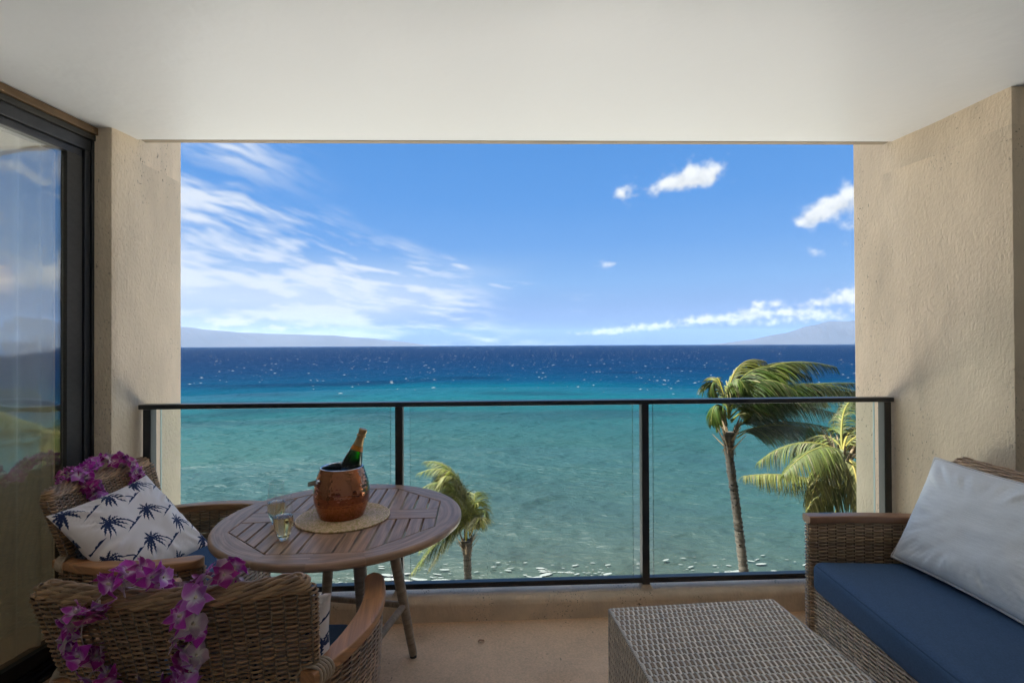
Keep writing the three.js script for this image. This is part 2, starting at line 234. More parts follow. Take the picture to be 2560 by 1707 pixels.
{
  const m = new MB(), A0 = -1.35, A1 = 1.35, radii = []; for (let r = 24; r < 150; r += 0.30 + (r - 24) * 0.006) radii.push(r); for (let r = radii.at(-1) + 2; r < 26000; r *= 1.032) radii.push(r);
  const na = 620, nr = radii.length - 1, H = (x, z) => {
    // wind chop running in diagonal streaks
    const wx = fbm(x * 0.11, z * 0.11, 2) - 0.5, s = x * 0.50 + z * 0.87 + wx * 5, q = x * 0.87 - z * 0.50;
    return Math.sin(s * 1.15 + 3 * (vn(q * 0.10, s * 0.10) - 0.5)) * 0.028 + (fbm(s * 0.95 + 9, q * 0.26, 4, 0, 0.6) - 0.5) * 0.19 + (fbm(x * 1.6 + 20, z * 2.0, 3) - 0.5) * 0.10;
  };
  const P = (i, j) => { const a = lerp(A0, A1, i / na), r = radii[j]; return [r * Math.sin(a), -r * Math.cos(a)]; };
  for (let j = 0; j <= nr; j++) for (let i = 0; i <= na; i++) { const [x, z] = P(i, j), amp = ss(200, 90, radii[j]); m.col = seaColour(x, z); m.v(x, SEA + (amp > 0 ? H(x, z) * amp : 0), z, 0, 1, 0, x, z); }
  for (let j = 0; j < nr; j++) for (let i = 0; i < na; i++) { const a = j * (na + 1) + i; m.q(a, a + 1, a + na + 2, a + na + 1); }
  const g = m.geo(); g.computeVertexNormals();
  const chop = (u, v, f) => { const s = u * 5 + v * 9; return fbm(u * f + v * f * 0.5, v * f * 2, 5, f, 0.62); };
  const T_chop = dtex(512, 512, (u, v) => g1(0.65 * fbm(u * 10, v * 16, 5, 16 - 0, 0.6) + 0.35 * (1 - Math.abs(2 * fbm(u * 8, v * 8, 3, 8) - 1))), false, 1 / 7.5, 1 / 4.6);
  const T_swell = dtex(512, 512, (u, v) => { const h = (x, y) => fbm(x * 8, y * 8, 5, 8, 0.6), e = 1 / 512, dx = (h(u + e, v) - h(u - e, v)) * 14, dy = (h(u, v + e) - h(u, v - e)) * 14, l = Math.hypot(dx, dy, 1); return [0.5 - dx / l / 2, 0.5 - dy / l / 2, 0.5 + 0.5 / l]; }, false, 1 / 90, 1 / 60);
  const mat = phys({ vertexColors: true, roughness: 0.2, ior: 1.33, specularIntensity: 0.38, bumpMap: T_chop, bumpScale: 0.24, normalMap: T_swell, normalScale: new THREE.Vector2(0.6, 0.6) });
  const zones = [[70, 1], [110, 0.55], [170, 0.28], [1e9, 0.05]], mats = zones.map(([, k]) => { const q = mat.clone(); q.specularIntensity = 0.42 * k; q.roughness = 0.44 + 0.15 * (1 - k); return q; }); let from = 0;
  zones.forEach(([r], k) => { let j = radii.findIndex((q) => q > r); if (j < 0) j = nr; j = Math.min(j, nr); const end = j * na * 6; g.addGroup(from, end - from, k); from = end; });
  struct(put('sea', g, mats), 'turquoise sea turning deep blue towards the horizon');
}
{ // whitecaps on the open water and broken foam at the shore line, each patch a small low mound
  const r = rng(5), blob = new MB(), nb = 9; blob.grid(nb, 2, (u, v) => { const t = u * Math.PI * 2, k = (1 - v) * (0.75 + 0.5 * vn(u * 7, 3, 7)); return [Math.cos(t) * k, v * 1, -Math.sin(t) * k]; }, true);
  const white = std({ color: lin(0.10, 0.11, 0.12), roughness: 0.9 }), N = 3000, cap = new THREE.InstancedMesh(blob.geo(), white, N), M4 = new THREE.Matrix4(), q = new THREE.Quaternion(), Y = V3(0, 1, 0);
  for (let k = 0; k < N; k++) { const a = (r() - 0.5) * 1.9, R = Math.exp(lerp(Math.log(150), Math.log(3600), Math.pow(r(), 0.6))), L = (0.3 + r() * r() * 1.5) * (0.45 + R / 900 * 0.62), x = R * Math.sin(a), z = -R * Math.cos(a); M4.compose(V3(x, SEA + 0.02, z), q.setFromAxisAngle(Y, (r() - 0.5) * 0.5), V3(L, 0.12 + 0.10 * L, L * (0.16 + r() * 0.2))); cap.setMatrixAt(k, M4); }
  cap.name = 'whitecaps'; stuff(tag(cap, 'small white breaking crests scattered over the deep blue water', 'foam')); scene.add(cap);
  const F = 600, foam = new THREE.InstancedMesh(blob.geo(), std({ color: lin(0.10, 0.105, 0.10), roughness: 0.95 }), F);
  for (let k = 0; k < F; k++) { const a = (r() - 0.5) * 1.9, lane = r() < 0.75, z = lane ? -29.3 - r() * 1.2 - 0.8 * vn(k * 0.01, 3) - (vn(Math.tan(a) * 6, 8) - 0.5) * 2 : -31 - r() * 2, x = -z * Math.tan(a), L = 0.06 + r() * r() * (lane ? 0.5 : 0.26); M4.compose(V3(x, SEA + 0.07 + r() * 0.06, z), q.setFromAxisAngle(Y, (r() - 0.5) * 0.9), V3(L * 1.3, 0.016, L * (0.2 + r() * 0.3))); foam.setMatrixAt(k, M4); }
  foam.name = 'shore_foam'; stuff(tag(foam, 'thin broken line of white foam where the water meets the shore', 'foam')); scene.add(foam);
}
{ // the two islands on the horizon
  const isl = (pts, D, seed, label) => {
    const m = new MB(), nu = 160, nv = 14;
    m.grid(nu, nv, (u, v) => {
      const x = u * (pts.length - 1), k = Math.min(pts.length - 2, Math.floor(x)), f = x - k, g = f * f * (3 - 2 * f) * 0.5 + f * 0.5, a = lerp(pts[k][0], pts[k + 1][0], f), e = lerp(pts[k][1], pts[k + 1][1], g), top = Math.max(0, (e + 0.001 + (fbm(u * 30, seed, 4) - 0.5) * 0.0016 * ss(0.002, 0.012, e)) * D * 1.0);
      const rr = D * (1 + 0.16 * v / Math.cos(a)), gully = fbm(u * 55 + v * 4 + seed, v * 2.2, 4) - 0.5, h = top * Math.pow(ss(0, 1, v) * 0.35 + v * 0.65, 0.85) * (1 + gully * 0.5 * (1 - v) * 1.6 * v);
      return [rr * Math.sin(a), SEA - 3 + h * (rr / D), -rr * Math.cos(a)];
    });
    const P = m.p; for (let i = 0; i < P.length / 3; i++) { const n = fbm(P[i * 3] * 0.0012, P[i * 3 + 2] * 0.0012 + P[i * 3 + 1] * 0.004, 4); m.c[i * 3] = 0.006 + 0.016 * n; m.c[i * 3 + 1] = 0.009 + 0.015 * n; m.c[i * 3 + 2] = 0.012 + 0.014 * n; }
    struct(m.build('hills', std({ vertexColors: true, roughness: 1, side: THREE.DoubleSide })), label);
  };
  isl([[-0.95, 0.02], [-0.8, 0.041], [-0.66, 0.0375], [-0.58, 0.0355], [-0.524, 0.0328], [-0.484, 0.0282], [-0.4325, 0.0238], [-0.3776, 0.0223], [-0.29, 0.0195], [-0.2204, 0.0139], [-0.1643, 0.008], [-0.111, 0.001], [-0.10, -0.0015]], 13500, 3, 'long low hazy island on the horizon to the left');
  isl([[0.40, -0.0015], [0.433, 0.0012], [0.4833, 0.0077], [0.5379, 0.0185], [0.577, 0.0304], [0.6052, 0.037], [0.6388, 0.0372], [0.70, 0.045], [0.80, 0.05], [0.95, 0.02]], 12500, 9, 'hazy island slope rising on the horizon to the right');
}
scene.fog = new THREE.FogExp2(lin(0.36, 0.59, 1.0), 1.6e-5);

// ---------------------------------------------------------------- the balcony shell
const CE = (x) => 2.618 + 0.0127 * (x + 1.876);        // underside of the slab above, which is not quite level
{
  struct(put('balcony_floor', box(-2.6, 3.7, -0.25, 0, -3.03, 1.75), M_floor), 'sandy beige concrete balcony floor');
  // kerb with a rounded inner edge
  const prof = [[-2.80, 0], [-2.802, 0.085]]; for (let k = 0; k <= 6; k++) { const t = k / 6 * Math.PI / 2; prof.push([-2.802 - 0.045 * (1 - Math.cos(t)), 0.085 + 0.042 * Math.sin(t)]); } prof.push([-3.0, 0.136], [-3.03, 0.120], [-3.03, 0]);
  const m = new MB(), nx = 90; m.grid(nx, prof.length - 1, (u, v) => { const k = Math.round(v * (prof.length - 1)), x = lerp(-1.86, 2.37, u), w = (fbm(x * 3, k * 0.3, 3) - 0.5) * 0.008; return [x, prof[k][1] + (k > 1 && k < prof.length - 1 ? w : 0), prof[k][0] + (k && k < prof.length - 2 ? w : 0), x, prof.slice(1, k + 1).reduce((t, p, i) => t + Math.hypot(p[0] - prof[i][0], p[1] - prof[i][1]), 0)]; });
  struct(m.build('kerb', M_curb), 'low rounded stucco kerb under the railing');
  // slab above: sloped underside as a grid, drip edge
  const y2 = 2.86, g = new THREE.BoxGeometry(6.3, 1, 4.6, 12, 1, 1), P = g.attributes.position;
  for (let i = 0; i < P.count; i++) { const x = P.getX(i) + 0.55, z = P.getZ(i) + 2.3 - 2.852; P.setXYZ(i, x, P.getY(i) > 0 ? y2 : CE(x), z); }
  g.computeVertexNormals(); struct(put('ceiling', uvBox(g), M_ceil), 'smooth off-white balcony ceiling');
  const lip = new THREE.BoxGeometry(4.2, 1, 0.036, 40, 1, 1), L = lip.attributes.position; for (let i = 0; i < L.count; i++) { const x = L.getX(i) + 0.24; L.setXYZ(i, x, L.getY(i) > 0 ? y2 - 0.003 : CE(x) - 0.002 + (fbm(x * 2, 1, 3) - 0.5) * 0.004, L.getZ(i) - 2.874); }
  lip.computeVertexNormals(); struct(put('ceiling_edge', uvBox(lip), std({ color: lin(0.42, 0.35, 0.27), map: T_stuccoColor, roughness: 0.8 })), 'narrow beige drip edge along the ceiling front');
  // side walls run the height of the building
  const rag = (p, s) => p.map(([x, z]) => [x, z]);
  const wl = put('wall_left', prism(rag([[-1.905, -2.70], [-1.897, -2.716], [-1.893, -2.742], [-1.884, -2.80], [-1.876, -2.86], [-1.868, -3.0], [-1.865, -3.21], [-1.869, -3.228], [-2.7, -3.228], [-2.7, -2.73], [-1.99, -2.70]]), -11.1, 26, 0.6, 30), M_wall); struct(wl, 'beige stucco pier left of the railing');
  struct(put('wall_right', prism([[2.404, -2.215], [2.40, -2.235], [2.396, -2.35], [2.391, -2.50], [2.388, -2.60], [2.382, -2.66], [2.372, -2.72], [2.364, -2.78], [2.358, -2.86], [2.345, -3.0], [2.331, -3.115], [2.335, -3.13], [3.9, -3.13], [3.9, -2.215]], -11.1, 26, 0.8, 30), M_wall), 'broad beige stucco wall right of the railing');
  struct(put('wall_back', box(-2.45, 3.2, 0.0, 2.70, 0.42, 0.62), std({ color: lin(0.78, 0.765, 0.74), roughness: 0.8 })), 'white wall behind the viewer');
  struct(put('wall_side', box(2.95, 3.15, 0.0, 2.70, -2.21, 0.42), std({ color: lin(0.78, 0.75, 0.70), roughness: 0.8 })), 'pale wall of the seating recess');
  struct(put('building', uvBox(mergeGeometries([box(-9, 9, 2.87, 26, -2.70, 8), box(-9, 9, -11.1, -0.26, -2.70, 8), box(-9, -5.6, -0.26, 2.87, -2.70, 8), box(4.0, 9, -0.26, 2.87, -2.70, 8), box(-5.6, 4.0, -0.26, 2.87, 2.1, 8)])), M_wall), 'rest of the apartment building around the balcony');
}
// ---------------------------------------------------------------- shared materials
const M_alu = phys({ color: lin(0.012, 0.012, 0.014), roughness: 0.38, clearcoat: 0.25, clearcoatRoughness: 0.3 });
const M_aluLit = std({ color: lin(0.10, 0.105, 0.085), roughness: 0.5 });  // paler copy of the frame metal, light on the post sides put into the colour
function woodTex(seed, base, amp, rings = 1) {      // long grain along v
  return dtex(512, 512, (u, v) => {
    const w = fbm(u * 4, v * 3 + seed, 3, 4) * 0.35, g = fbm((u + w * 0.12) * 48, v * 3, 4, 48, 0.62), l = Math.sin((u * 9 + w * 6 + fbm(u * 3, v * 2 + seed, 3, 3) * 3) * 6.283 * rings) * 0.5 + 0.5, pore = ss(0.74, 0.92, vn(u * 180, v * 14, 180));
    const k = 1 + (g - 0.5) * amp + (l - 0.5) * amp * 0.35 - pore * amp * 0.35; return base.map((b, q) => b * k * (1 + (q - 1) * 0.03 * (g - 0.5)));
  }, true);
}
const T_teakGrey = woodTex(1, [0.64, 0.495, 0.39], 0.42), T_teak = woodTex(7, [0.72, 0.50, 0.33], 0.26), T_woodBump = dtex(256, 256, (u, v) => g1(fbm(u * 60, v * 3, 3, 60)), false);
const M_table = phys({ color: 0xffffff, map: T_teakGrey, bumpMap: T_woodBump, bumpScale: 0.0015, roughness: 0.42, clearcoat: 0.12, clearcoatRoughness: 0.35 });
const M_tableEdge = phys({ color: lin(0.62, 0.52, 0.45), map: T_teak, bumpMap: T_woodBump, bumpScale: 0.001, roughness: 0.45 });
const M_arm = phys({ color: 0xffffff, map: T_teak, bumpMap: T_woodBump, bumpScale: 0.0008, roughness: 0.42, clearcoat: 0.1, clearcoatRoughness: 0.4 });
const M_wicker = phys({ vertexColors: true, roughness: 0.42, clearcoat: 0.15, clearcoatRoughness: 0.35 });
const T_cloth = dtex(256, 256, (u, v) => { const a = vn(u * 128, v * 24, 128), b = vn(u * 24 + 5, v * 128, 24); const k = 0.86 + 0.17 * a + 0.13 * b - 0.06; return g1(k); }, true, 9, 9);
const T_weaveBump = dtex(256, 256, (u, v) => { const x = Math.sin(u * 64 * 2 * Math.PI), y = Math.sin(v * 64 * 2 * Math.PI); return g1(0.5 + 0.25 * x * (y > 0 ? 1 : -1) + 0.15 * vn(u * 128, v * 128, 128)); }, false, 6, 6);
const M_navy = phys({ color: lin(0.062, 0.118, 0.225), map: T_cloth, bumpMap: T_weaveBump, bumpScale: 0.0005, roughness: 0.88, sheen: 0.25, sheenColor: lin(0.25, 0.4, 0.6), sheenRoughness: 0.6 });
const M_navyPipe = phys({ color: lin(0.045, 0.09, 0.175), map: T_cloth, roughness: 0.9 });
const T_slub = dtex(512, 512, (u, v) => { const k = 0.95 + 0.045 * (vn(u * 14, v * 256, 14) - 0.5) + 0.04 * (vn(u * 256, v * 256, 256) - 0.5) - 0.035 * ss(0.86, 0.97, vn(u * 18 + 3, v * 200, 18)); return g1(k); }, true, 1.6, 1.6);
const M_white = phys({ color: lin(0.92, 0.91, 0.91), map: T_slub, bumpMap: T_weaveBump, bumpScale: 0.0004, roughness: 0.9 });

// ---------------------------------------------------------------- sliding door on the left, and the room behind it
{
  const D = thing('sliding_door', 'dark bronze framed glass sliding door on the left mirroring sea and palms', 'sliding door', [-2.0, 0, -2.69], -0.1194);
  // local frame: x towards the balcony, z along the wall towards the viewer
  const hb = (n, x0, x1, y0, y1, z0, z1, m, b = 0.003) => put(n, box(x0, x1, y0, y1, z0, z1, b), m, D);
  const T_spot = dtex(512, 64, (u, v) => { const n = fbm(u * 40, v * 5, 4, 40), s = ss(0.83, 0.9, vn(u * 90, v * 11, 90)) * ss(0.5, 0.7, vn(u * 12, 2, 12)); return [0.42 + 0.12 * (n - 0.5) + s * 0.4, 0.32 + 0.1 * (n - 0.5) + s * 0.38, 0.20 + 0.08 * (n - 0.5) + s * 0.33]; }, true, 0.6, 8);
  hb('header', -0.10, 0.028, 2.575, 2.612, -0.02, 4.5, std({ map: T_spot, roughness: 0.55 }));
  const M_scuff = std({ map: dtex(512, 64, (u, v) => { const n = fbm(u * 30, v * 6, 4, 30, 0.65); return [0.19 + 0.16 * (n - 0.4), 0.175 + 0.15 * (n - 0.4), 0.15 + 0.13 * (n - 0.4)]; }, true, 0.6, 6), roughness: 0.6 });
  hb('header_strip', -0.10, 0.016, 2.545, 2.574, -0.02, 4.5, M_scuff);
  hb('top_frame', -0.10, 0.004, 2.488, 2.544, -0.02, 4.5, M_alu);
  hb('inner_frame', -0.085, -0.012, 2.452, 2.487, 0.035, 4.5, M_alu);
  hb('jamb', -0.10, 0.010, 0.0, 2.545, -0.035, 0.001, M_alu);
  const M_litFrame = phys({ color: lin(0.045, 0.048, 0.056), roughness: 0.32, metalness: 0.4 });  // paler grey: light on this frame face put into the colour
  hb('stile', -0.085, 0.0, 0.07, 2.488, 0.002, 0.032, M_litFrame);
  const T_mesh = dtex(256, 256, (u, v) => { const a = Math.abs(Math.sin(u * 32 * Math.PI)), b = Math.abs(Math.sin(v * 32 * Math.PI)); const k = 0.17 + 0.15 * Math.max(a, b) ** 6 + 0.05 * (fbm(u * 8, v * 8, 3, 8) - 0.5); return [k, k * 0.97, k * 0.94]; }, true, 9, 9);
  hb('screen_panel', -0.075, -0.012, 0.07, 2.452, 0.033, 0.115, std({ map: T_mesh, bumpMap: T_mesh, bumpScale: 0.0006, roughness: 0.8 }));
  const T_wob = dtex(512, 512, (u, v) => g1(fbm(u * 5, v * 5, 2, 5, 0.35)), false, 0.9, 0.9);
  const glass = put('glass_pane', box(-0.036, -0.030, 0.10, 2.452, 0.116, 4.4), phys({ color: lin(0.88, 0.90, 0.88), transmission: 1, thickness: 0, roughness: 0.02, ior: 3.0, bumpMap: T_wob, bumpScale: 0.006 }), D);
  hb('bottom_rail', -0.085, -0.012, 0.052, 0.115, 0.033, 4.5, M_alu);
  const M_track = phys({ color: lin(0.016, 0.019, 0.028), roughness: 0.35, clearcoat: 0.3 });
  hb('track', -0.10, 0.0, 0.0, 0.050, -0.02, 4.5, M_track); hb('track', 0.001, 0.022, 0.0, 0.036, -0.02, 4.5, M_track); hb('track', 0.023, 0.045, 0.0, 0.020, -0.02, 4.5, M_track);
  // sheer curtain just inside
  const C = thing('sheer_curtain', 'pale sheer curtain hanging in folds behind the glass door', 'curtain', [-2.0, 0, -2.69], -0.1194), m = new MB();
  m.grid(260, 10, (u, v) => { const z = lerp(0.115, 2.2, u), f = Math.sin(u * 150 + Math.sin(u * 31) * 1.6) * 0.022 + Math.sin(u * 47) * 0.012; return [-0.088 + f * (1 - 0.25 * v), lerp(0.03, 2.46, v), z, u * 4, v * 5]; });
  const cl = m.build('cloth', phys({ color: lin(0.86, 0.86, 0.80), transmission: 0.6, thickness: 0, roughness: 0.7, side: THREE.DoubleSide }), C);
  // the room: closed box, plain dim walls
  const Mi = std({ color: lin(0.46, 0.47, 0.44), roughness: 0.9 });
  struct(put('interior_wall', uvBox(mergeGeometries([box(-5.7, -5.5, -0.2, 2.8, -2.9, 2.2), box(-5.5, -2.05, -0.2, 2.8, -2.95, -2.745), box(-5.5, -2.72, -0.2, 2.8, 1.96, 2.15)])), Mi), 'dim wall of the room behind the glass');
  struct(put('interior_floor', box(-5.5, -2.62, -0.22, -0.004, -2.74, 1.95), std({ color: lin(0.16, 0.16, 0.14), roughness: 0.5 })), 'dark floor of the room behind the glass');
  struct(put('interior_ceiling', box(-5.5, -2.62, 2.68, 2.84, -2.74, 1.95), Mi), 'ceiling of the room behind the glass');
}

// ---------------------------------------------------------------- railing
{
  const R = thing('glass_railing', 'black framed glass balcony railing standing on the stucco kerb', 'railing');
  put('top_rail', box(-1.868, 2.352, 1.163, 1.189, -2.905, -2.842, 0.004), M_alu, R);
  const lo = put('bottom_rail', box(-1.81, 2.30, 0.158, 0.188, -2.892, -2.850, 0.003), M_alu, R);
  const xs = [-1.826, -0.485, 0.894, 2.316];
  xs.forEach((x, k) => {
    const p = put('post', box(x - 0.0195, x + 0.0195, 0.112, 1.162, -2.896, -2.846, 0.002), M_alu, R);
    const s = k === 0 || k === 1 ? 1 : -1;              // side of the post painted paler as lit, towards the middle of the view
    put('lit_side', box(...(s > 0 ? [x + 0.0200, x + 0.0216] : [x - 0.0216, x - 0.0200]), 0.190, 1.160, -2.8935, -2.8485), M_aluLit, p);
    const foot = new MB(); foot.grid(20, 6, (u, v) => { const t = -u * Math.PI * 2, q = Math.pow(1 - v, 2.2), c = Math.cos(t), d = Math.sin(t), L = Math.max(Math.abs(c), Math.abs(d)); return [x + c * (0.024 / L * v + (0.024 / L) * (1 - v) + q * 0.022), 0.124 + v * 0.030, -2.871 + d * (0.028 / L + q * 0.020)]; }, true);
    if (k > 0 && k < 3) foot.build('post_foot', M_curb, p);
  });
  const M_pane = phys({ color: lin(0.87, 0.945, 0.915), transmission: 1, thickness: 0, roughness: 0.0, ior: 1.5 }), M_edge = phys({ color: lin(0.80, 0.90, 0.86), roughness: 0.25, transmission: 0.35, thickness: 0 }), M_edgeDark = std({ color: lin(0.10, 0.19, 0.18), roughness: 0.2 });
  [[-1.764, -0.533, 0.0035, 0.001], [-0.425, 0.826, 0.001, 0.001], [0.944, 2.248, 0.001, 0.0035]].forEach(([a, b, ea, eb]) => {
    const g = new THREE.PlaneGeometry(b - a, 0.974); g.translate((a + b) / 2, 0.675, -2.871); const p = put('glass_pane', g, M_pane, R);
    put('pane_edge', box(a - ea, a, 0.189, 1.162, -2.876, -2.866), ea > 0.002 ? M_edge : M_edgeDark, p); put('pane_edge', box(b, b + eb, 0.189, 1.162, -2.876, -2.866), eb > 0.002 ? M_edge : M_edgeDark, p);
  });
}

// ---------------------------------------------------------------- wicker weaving
// ring round a centre line: [[x, y, z, nx, ny, nz], ...], M samples, half thickness T, in the horizontal plane
function ringFrom(pts, T, M, open = false) {
  const c = new THREE.CatmullRomCurve3(pts.map((p) => V3(p[0], p[1], p[2])), false, 'centripetal'), n = 60, L = [], Rr = [];
  for (let k = 0; k <= n; k++) { const p = c.getPoint(k / n), t = c.getTangent(k / n); L.push([p.x, p.y, p.z, -t.z, 0, t.x]); }
  const path = [];
  if (open) { for (const q of L) path.push([q[0] + q[3] * T, q[1], q[2] + q[5] * T, q[3], 0, q[5]]); }
  else {
    for (const q of L) path.push([q[0] + q[3] * T, q[1], q[2] + q[5] * T, q[3], 0, q[5]]);
    const arc = (q, s) => { for (let k = 1; k < 8; k++) { const a = k / 8 * Math.PI, nx = q[3] * Math.cos(a) * s + q[5] * Math.sin(a), nz = q[5] * Math.cos(a) * s - q[3] * Math.sin(a); path.push([q[0] + nx * T, q[1], q[2] + nz * T, nx, 0, nz]); } };
    const E = L[n]; for (let k = 1; k < 8; k++) { const a = k / 8 * Math.PI, tx = E[5], tz = -E[3], nx = E[3] * Math.cos(a) + tx * Math.sin(a), nz = E[5] * Math.cos(a) + tz * Math.sin(a); path.push([E[0] + nx * T, E[1], E[2] + nz * T, nx, 0, nz]); }
    for (let k = n; k >= 0; k--) { const q = L[k]; path.push([q[0] - q[3] * T, q[1], q[2] - q[5] * T, -q[3], 0, -q[5]]); }
    const S = L[0]; for (let k = 1; k < 8; k++) { const a = k / 8 * Math.PI, tx = -S[5], tz = S[3], nx = -S[3] * Math.cos(a) + tx * Math.sin(a), nz = -S[5] * Math.cos(a) + tz * Math.sin(a); path.push([S[0] + nx * T, S[1], S[2] + nz * T, nx, 0, nz]); }
  }
  const m = path.length, cum = [0]; for (let k = 1; k <= (open ? m - 1 : m); k++) { const a = path[k - 1], b = path[k % m]; cum.push(cum[k - 1] + Math.hypot(b[0] - a[0], b[1] - a[1], b[2] - a[2])); }
  const tot = cum[cum.length - 1], out = []; let k = 0;
  for (let i = 0; i < M; i++) { const s = tot * i / (open ? M - 1 : M); while (k < cum.length - 2 && cum[k + 1] < s) k++; const f = (s - cum[k]) / (cum[k + 1] - cum[k] || 1), a = path[k], b = path[(k + 1) % m]; const q = a.map((v, d) => v + (b[d] - v) * f), l = Math.hypot(q[3], q[4], q[5]) || 1; q[3] /= l; q[4] /= l; q[5] /= l; out.push(q); }
  out.total = tot; return out;
}
// rows of twined strands: rows = [{ ring, up: [x, y, z], r, a, b }]; `stakes` half turns round the ring
function twine(mb, rows, { stakes, closed = true, sides = 5, tone, rand, strands = 1 }) {
  rows.forEach((row, ri) => {
    const M = row.ring.length, ph = strands > 1 ? (ri % 2) * Math.PI / 2 + ri * 0.35 : (ri % 2) * Math.PI;
    for (let s = 0; s < strands; s++) {
      const t0 = tone(ri, s), base = mb.p.length / 3, wob = rand() * 10;
      for (let k = 0; k < M + (closed ? 1 : 0); k++) {
        const q = row.ring[k % M], th = Math.PI * stakes * (k % M) / (closed ? M : M - 1) + ph + s * Math.PI, cs = Math.cos(th), a = row.a * (strands > 1 ? cs : Math.sign(cs) * Math.pow(Math.abs(cs), 0.75)), b = row.b * Math.sin(th), U = row.up, jit = (vn(k * 0.11 + wob, ri * 7.7) - 0.5) * row.r * 0.9;
        const cx = q[0] + q[3] * a + U[0] * (b + jit), cy = q[1] + q[4] * a + U[1] * (b + jit), cz = q[2] + q[5] * a + U[2] * (b + jit), sh = 0.85 + 0.3 * vn(k * 0.35 + wob * 3, ri * 3.1 + s * 50);
        mb.col = [t0[0] * sh, t0[1] * sh, t0[2] * sh];
        for (let j = 0; j <= sides; j++) { const f = j / sides * Math.PI * 2, cn = Math.cos(f), cu = Math.sin(f), nx = cn * q[3] + cu * U[0], ny = cn * q[4] + cu * U[1], nz = cn * q[5] + cu * U[2]; mb.v(cx + nx * row.r, cy + ny * row.r, cz + nz * row.r, nx, ny, nz, k / 8, j / sides); }
      }
      const w = sides + 1, N = closed ? M : M - 1; for (let k = 0; k < N; k++) for (let j = 0; j < sides; j++) mb.q(base + k * w + j, base + (k + 1) * w + j, base + (k + 1) * w + j + 1, base + k * w + j + 1);
    }
  });
}
function stakesUp(mb, rows, n, r, col) {             // uprights that the strands cross
  mb.col = col; for (let k = 0; k < n; k++) mb.tube(rows.filter((_, i) => i % 3 === 0 || i === rows.length - 1).map((row) => { const q = row.ring[Math.floor((k + 0.5) / n * row.ring.length)]; return [q[0], q[1], q[2]]; }), r, 5, { cap: false });
}
// wooden arm rest: rounded rectangle swept along a plan curve at height y
function sweepBoard(pts, widthAt, th, y, n = 40) {
  const c = new THREE.CatmullRomCurve3(pts.map((p) => V3(p[0], 0, p[1])), false, 'centripetal'), m = new MB(), prof = [], R = th * 0.42;
  const K = 32; for (let k = 0; k < K; k++) { const a = k / K * Math.PI * 2, ca = Math.cos(a), sa = Math.sin(a); prof.push([ca, -sa]); }
  m.grid(K, n, (u, v) => {
    const vv = v, end = Math.min(v, 1 - v) * n, t = clamp(v, 0.0, 1), p = c.getPoint(t), tg = c.getTangent(t), nx = -tg.z, nz = tg.x, k = Math.round(u * K) % K, [ca, sa] = prof[k];
    const hw = widthAt(t) / 2, q = (x, e) => Math.sign(x) * Math.pow(Math.abs(x), e); const e = 0.32, ww = hw * q(ca, e), hh = th / 2 * q(sa, e);
    return [p.x + nx * ww, y + hh, p.z + nz * ww, (u * 2 % 1) * 0.9 + 0.05 * 0, t * 1.1];
  }, true);
  // end caps
  for (const j of [0, n]) { const b = j * (K + 1), o = [0, 0, 0]; for (let k = 0; k < K; k++) for (let d = 0; d < 3; d++) o[d] += m.p[(b + k) * 3 + d] / K; const tg = c.getTangent(j ? 1 : 0).multiplyScalar(j ? 1 : -1), ci = m.v(o[0], o[1], o[2], tg.x, 0, tg.z, 0.5, 0.5), st = m.p.length / 3; for (let k = 0; k <= K; k++) { const q = (b + k) * 3; m.v(m.p[q], m.p[q + 1], m.p[q + 2], tg.x, 0, tg.z, 0.5, 0.5); } for (let k = 0; k < K; k++) j ? m.i.push(ci, st + k, st + k + 1) : m.i.push(ci, st + k + 1, st + k); }
  const g = m.geo(), U = g.attributes.uv, P = g.attributes.position, N = g.attributes.normal;
  for (let i = 0; i < U.count; i++) U.setXY(i, (P.getX(i) - P.getZ(i) * 0.15) * 3 + P.getY(i) * 3, P.getZ(i) * 0.9 + P.getX(i) * 0.25);
  return g;
}
// loose cushion: box with rounded edges and a crowned top, on (0,0,0) at its base centre
function cushionGeo(w, d, h, r, crown, seed = 0, nx = 40, nz = 40) {
  const m = new MB(), mp = (t) => { const s = Math.sin(t * Math.PI / 2); return lerp(t, s, 0.75); };
  const side = (fn, a, b) => m.grid(a, b, fn);
  const proj = (x, y, z) => { const hx = w / 2, hy = h / 2, hz = d / 2, cx = clamp(x, -hx + r, hx - r), cy = clamp(y, -hy + r * 0.9, hy - r * 0.9), cz = clamp(z, -hz + r, hz - r), v = V3(x - cx, y - cy, z - cz); if (v.lengthSq() > 1e-12) v.normalize().multiplyScalar(r); const u = x / hx, q = z / hz, cr = Math.max(0, 1 - u * u) * Math.max(0, 1 - q * q), wr = (fbm(x * 9 + seed, z * 9, 3) - 0.5) * 0.006; return [cx + v.x, cy + v.y * 0.9 + (y > 0 ? cr * crown + wr * cr : 0) + h / 2, cz + v.z, (x + y) , (z + y)]; };
  const X = (u) => mp(u * 2 - 1) * w / 2, Z = (v) => mp(v * 2 - 1) * d / 2, Y = (v) => mp(v * 2 - 1) * h / 2;
  side((u, v) => proj(X(u), h / 2, Z(1 - v)), nx, nz); side((u, v) => proj(X(u), -h / 2, Z(v)), nx, nz);
  side((u, v) => proj(X(u), Y(v), d / 2), nx, 12); side((u, v) => proj(X(1 - u), Y(v), -d / 2), nx, 12); side((u, v) => proj(w / 2, Y(v), Z(1 - u)), nz, 12); side((u, v) => proj(-w / 2, Y(v), Z(u)), nz, 12);
  return m.geo();
}
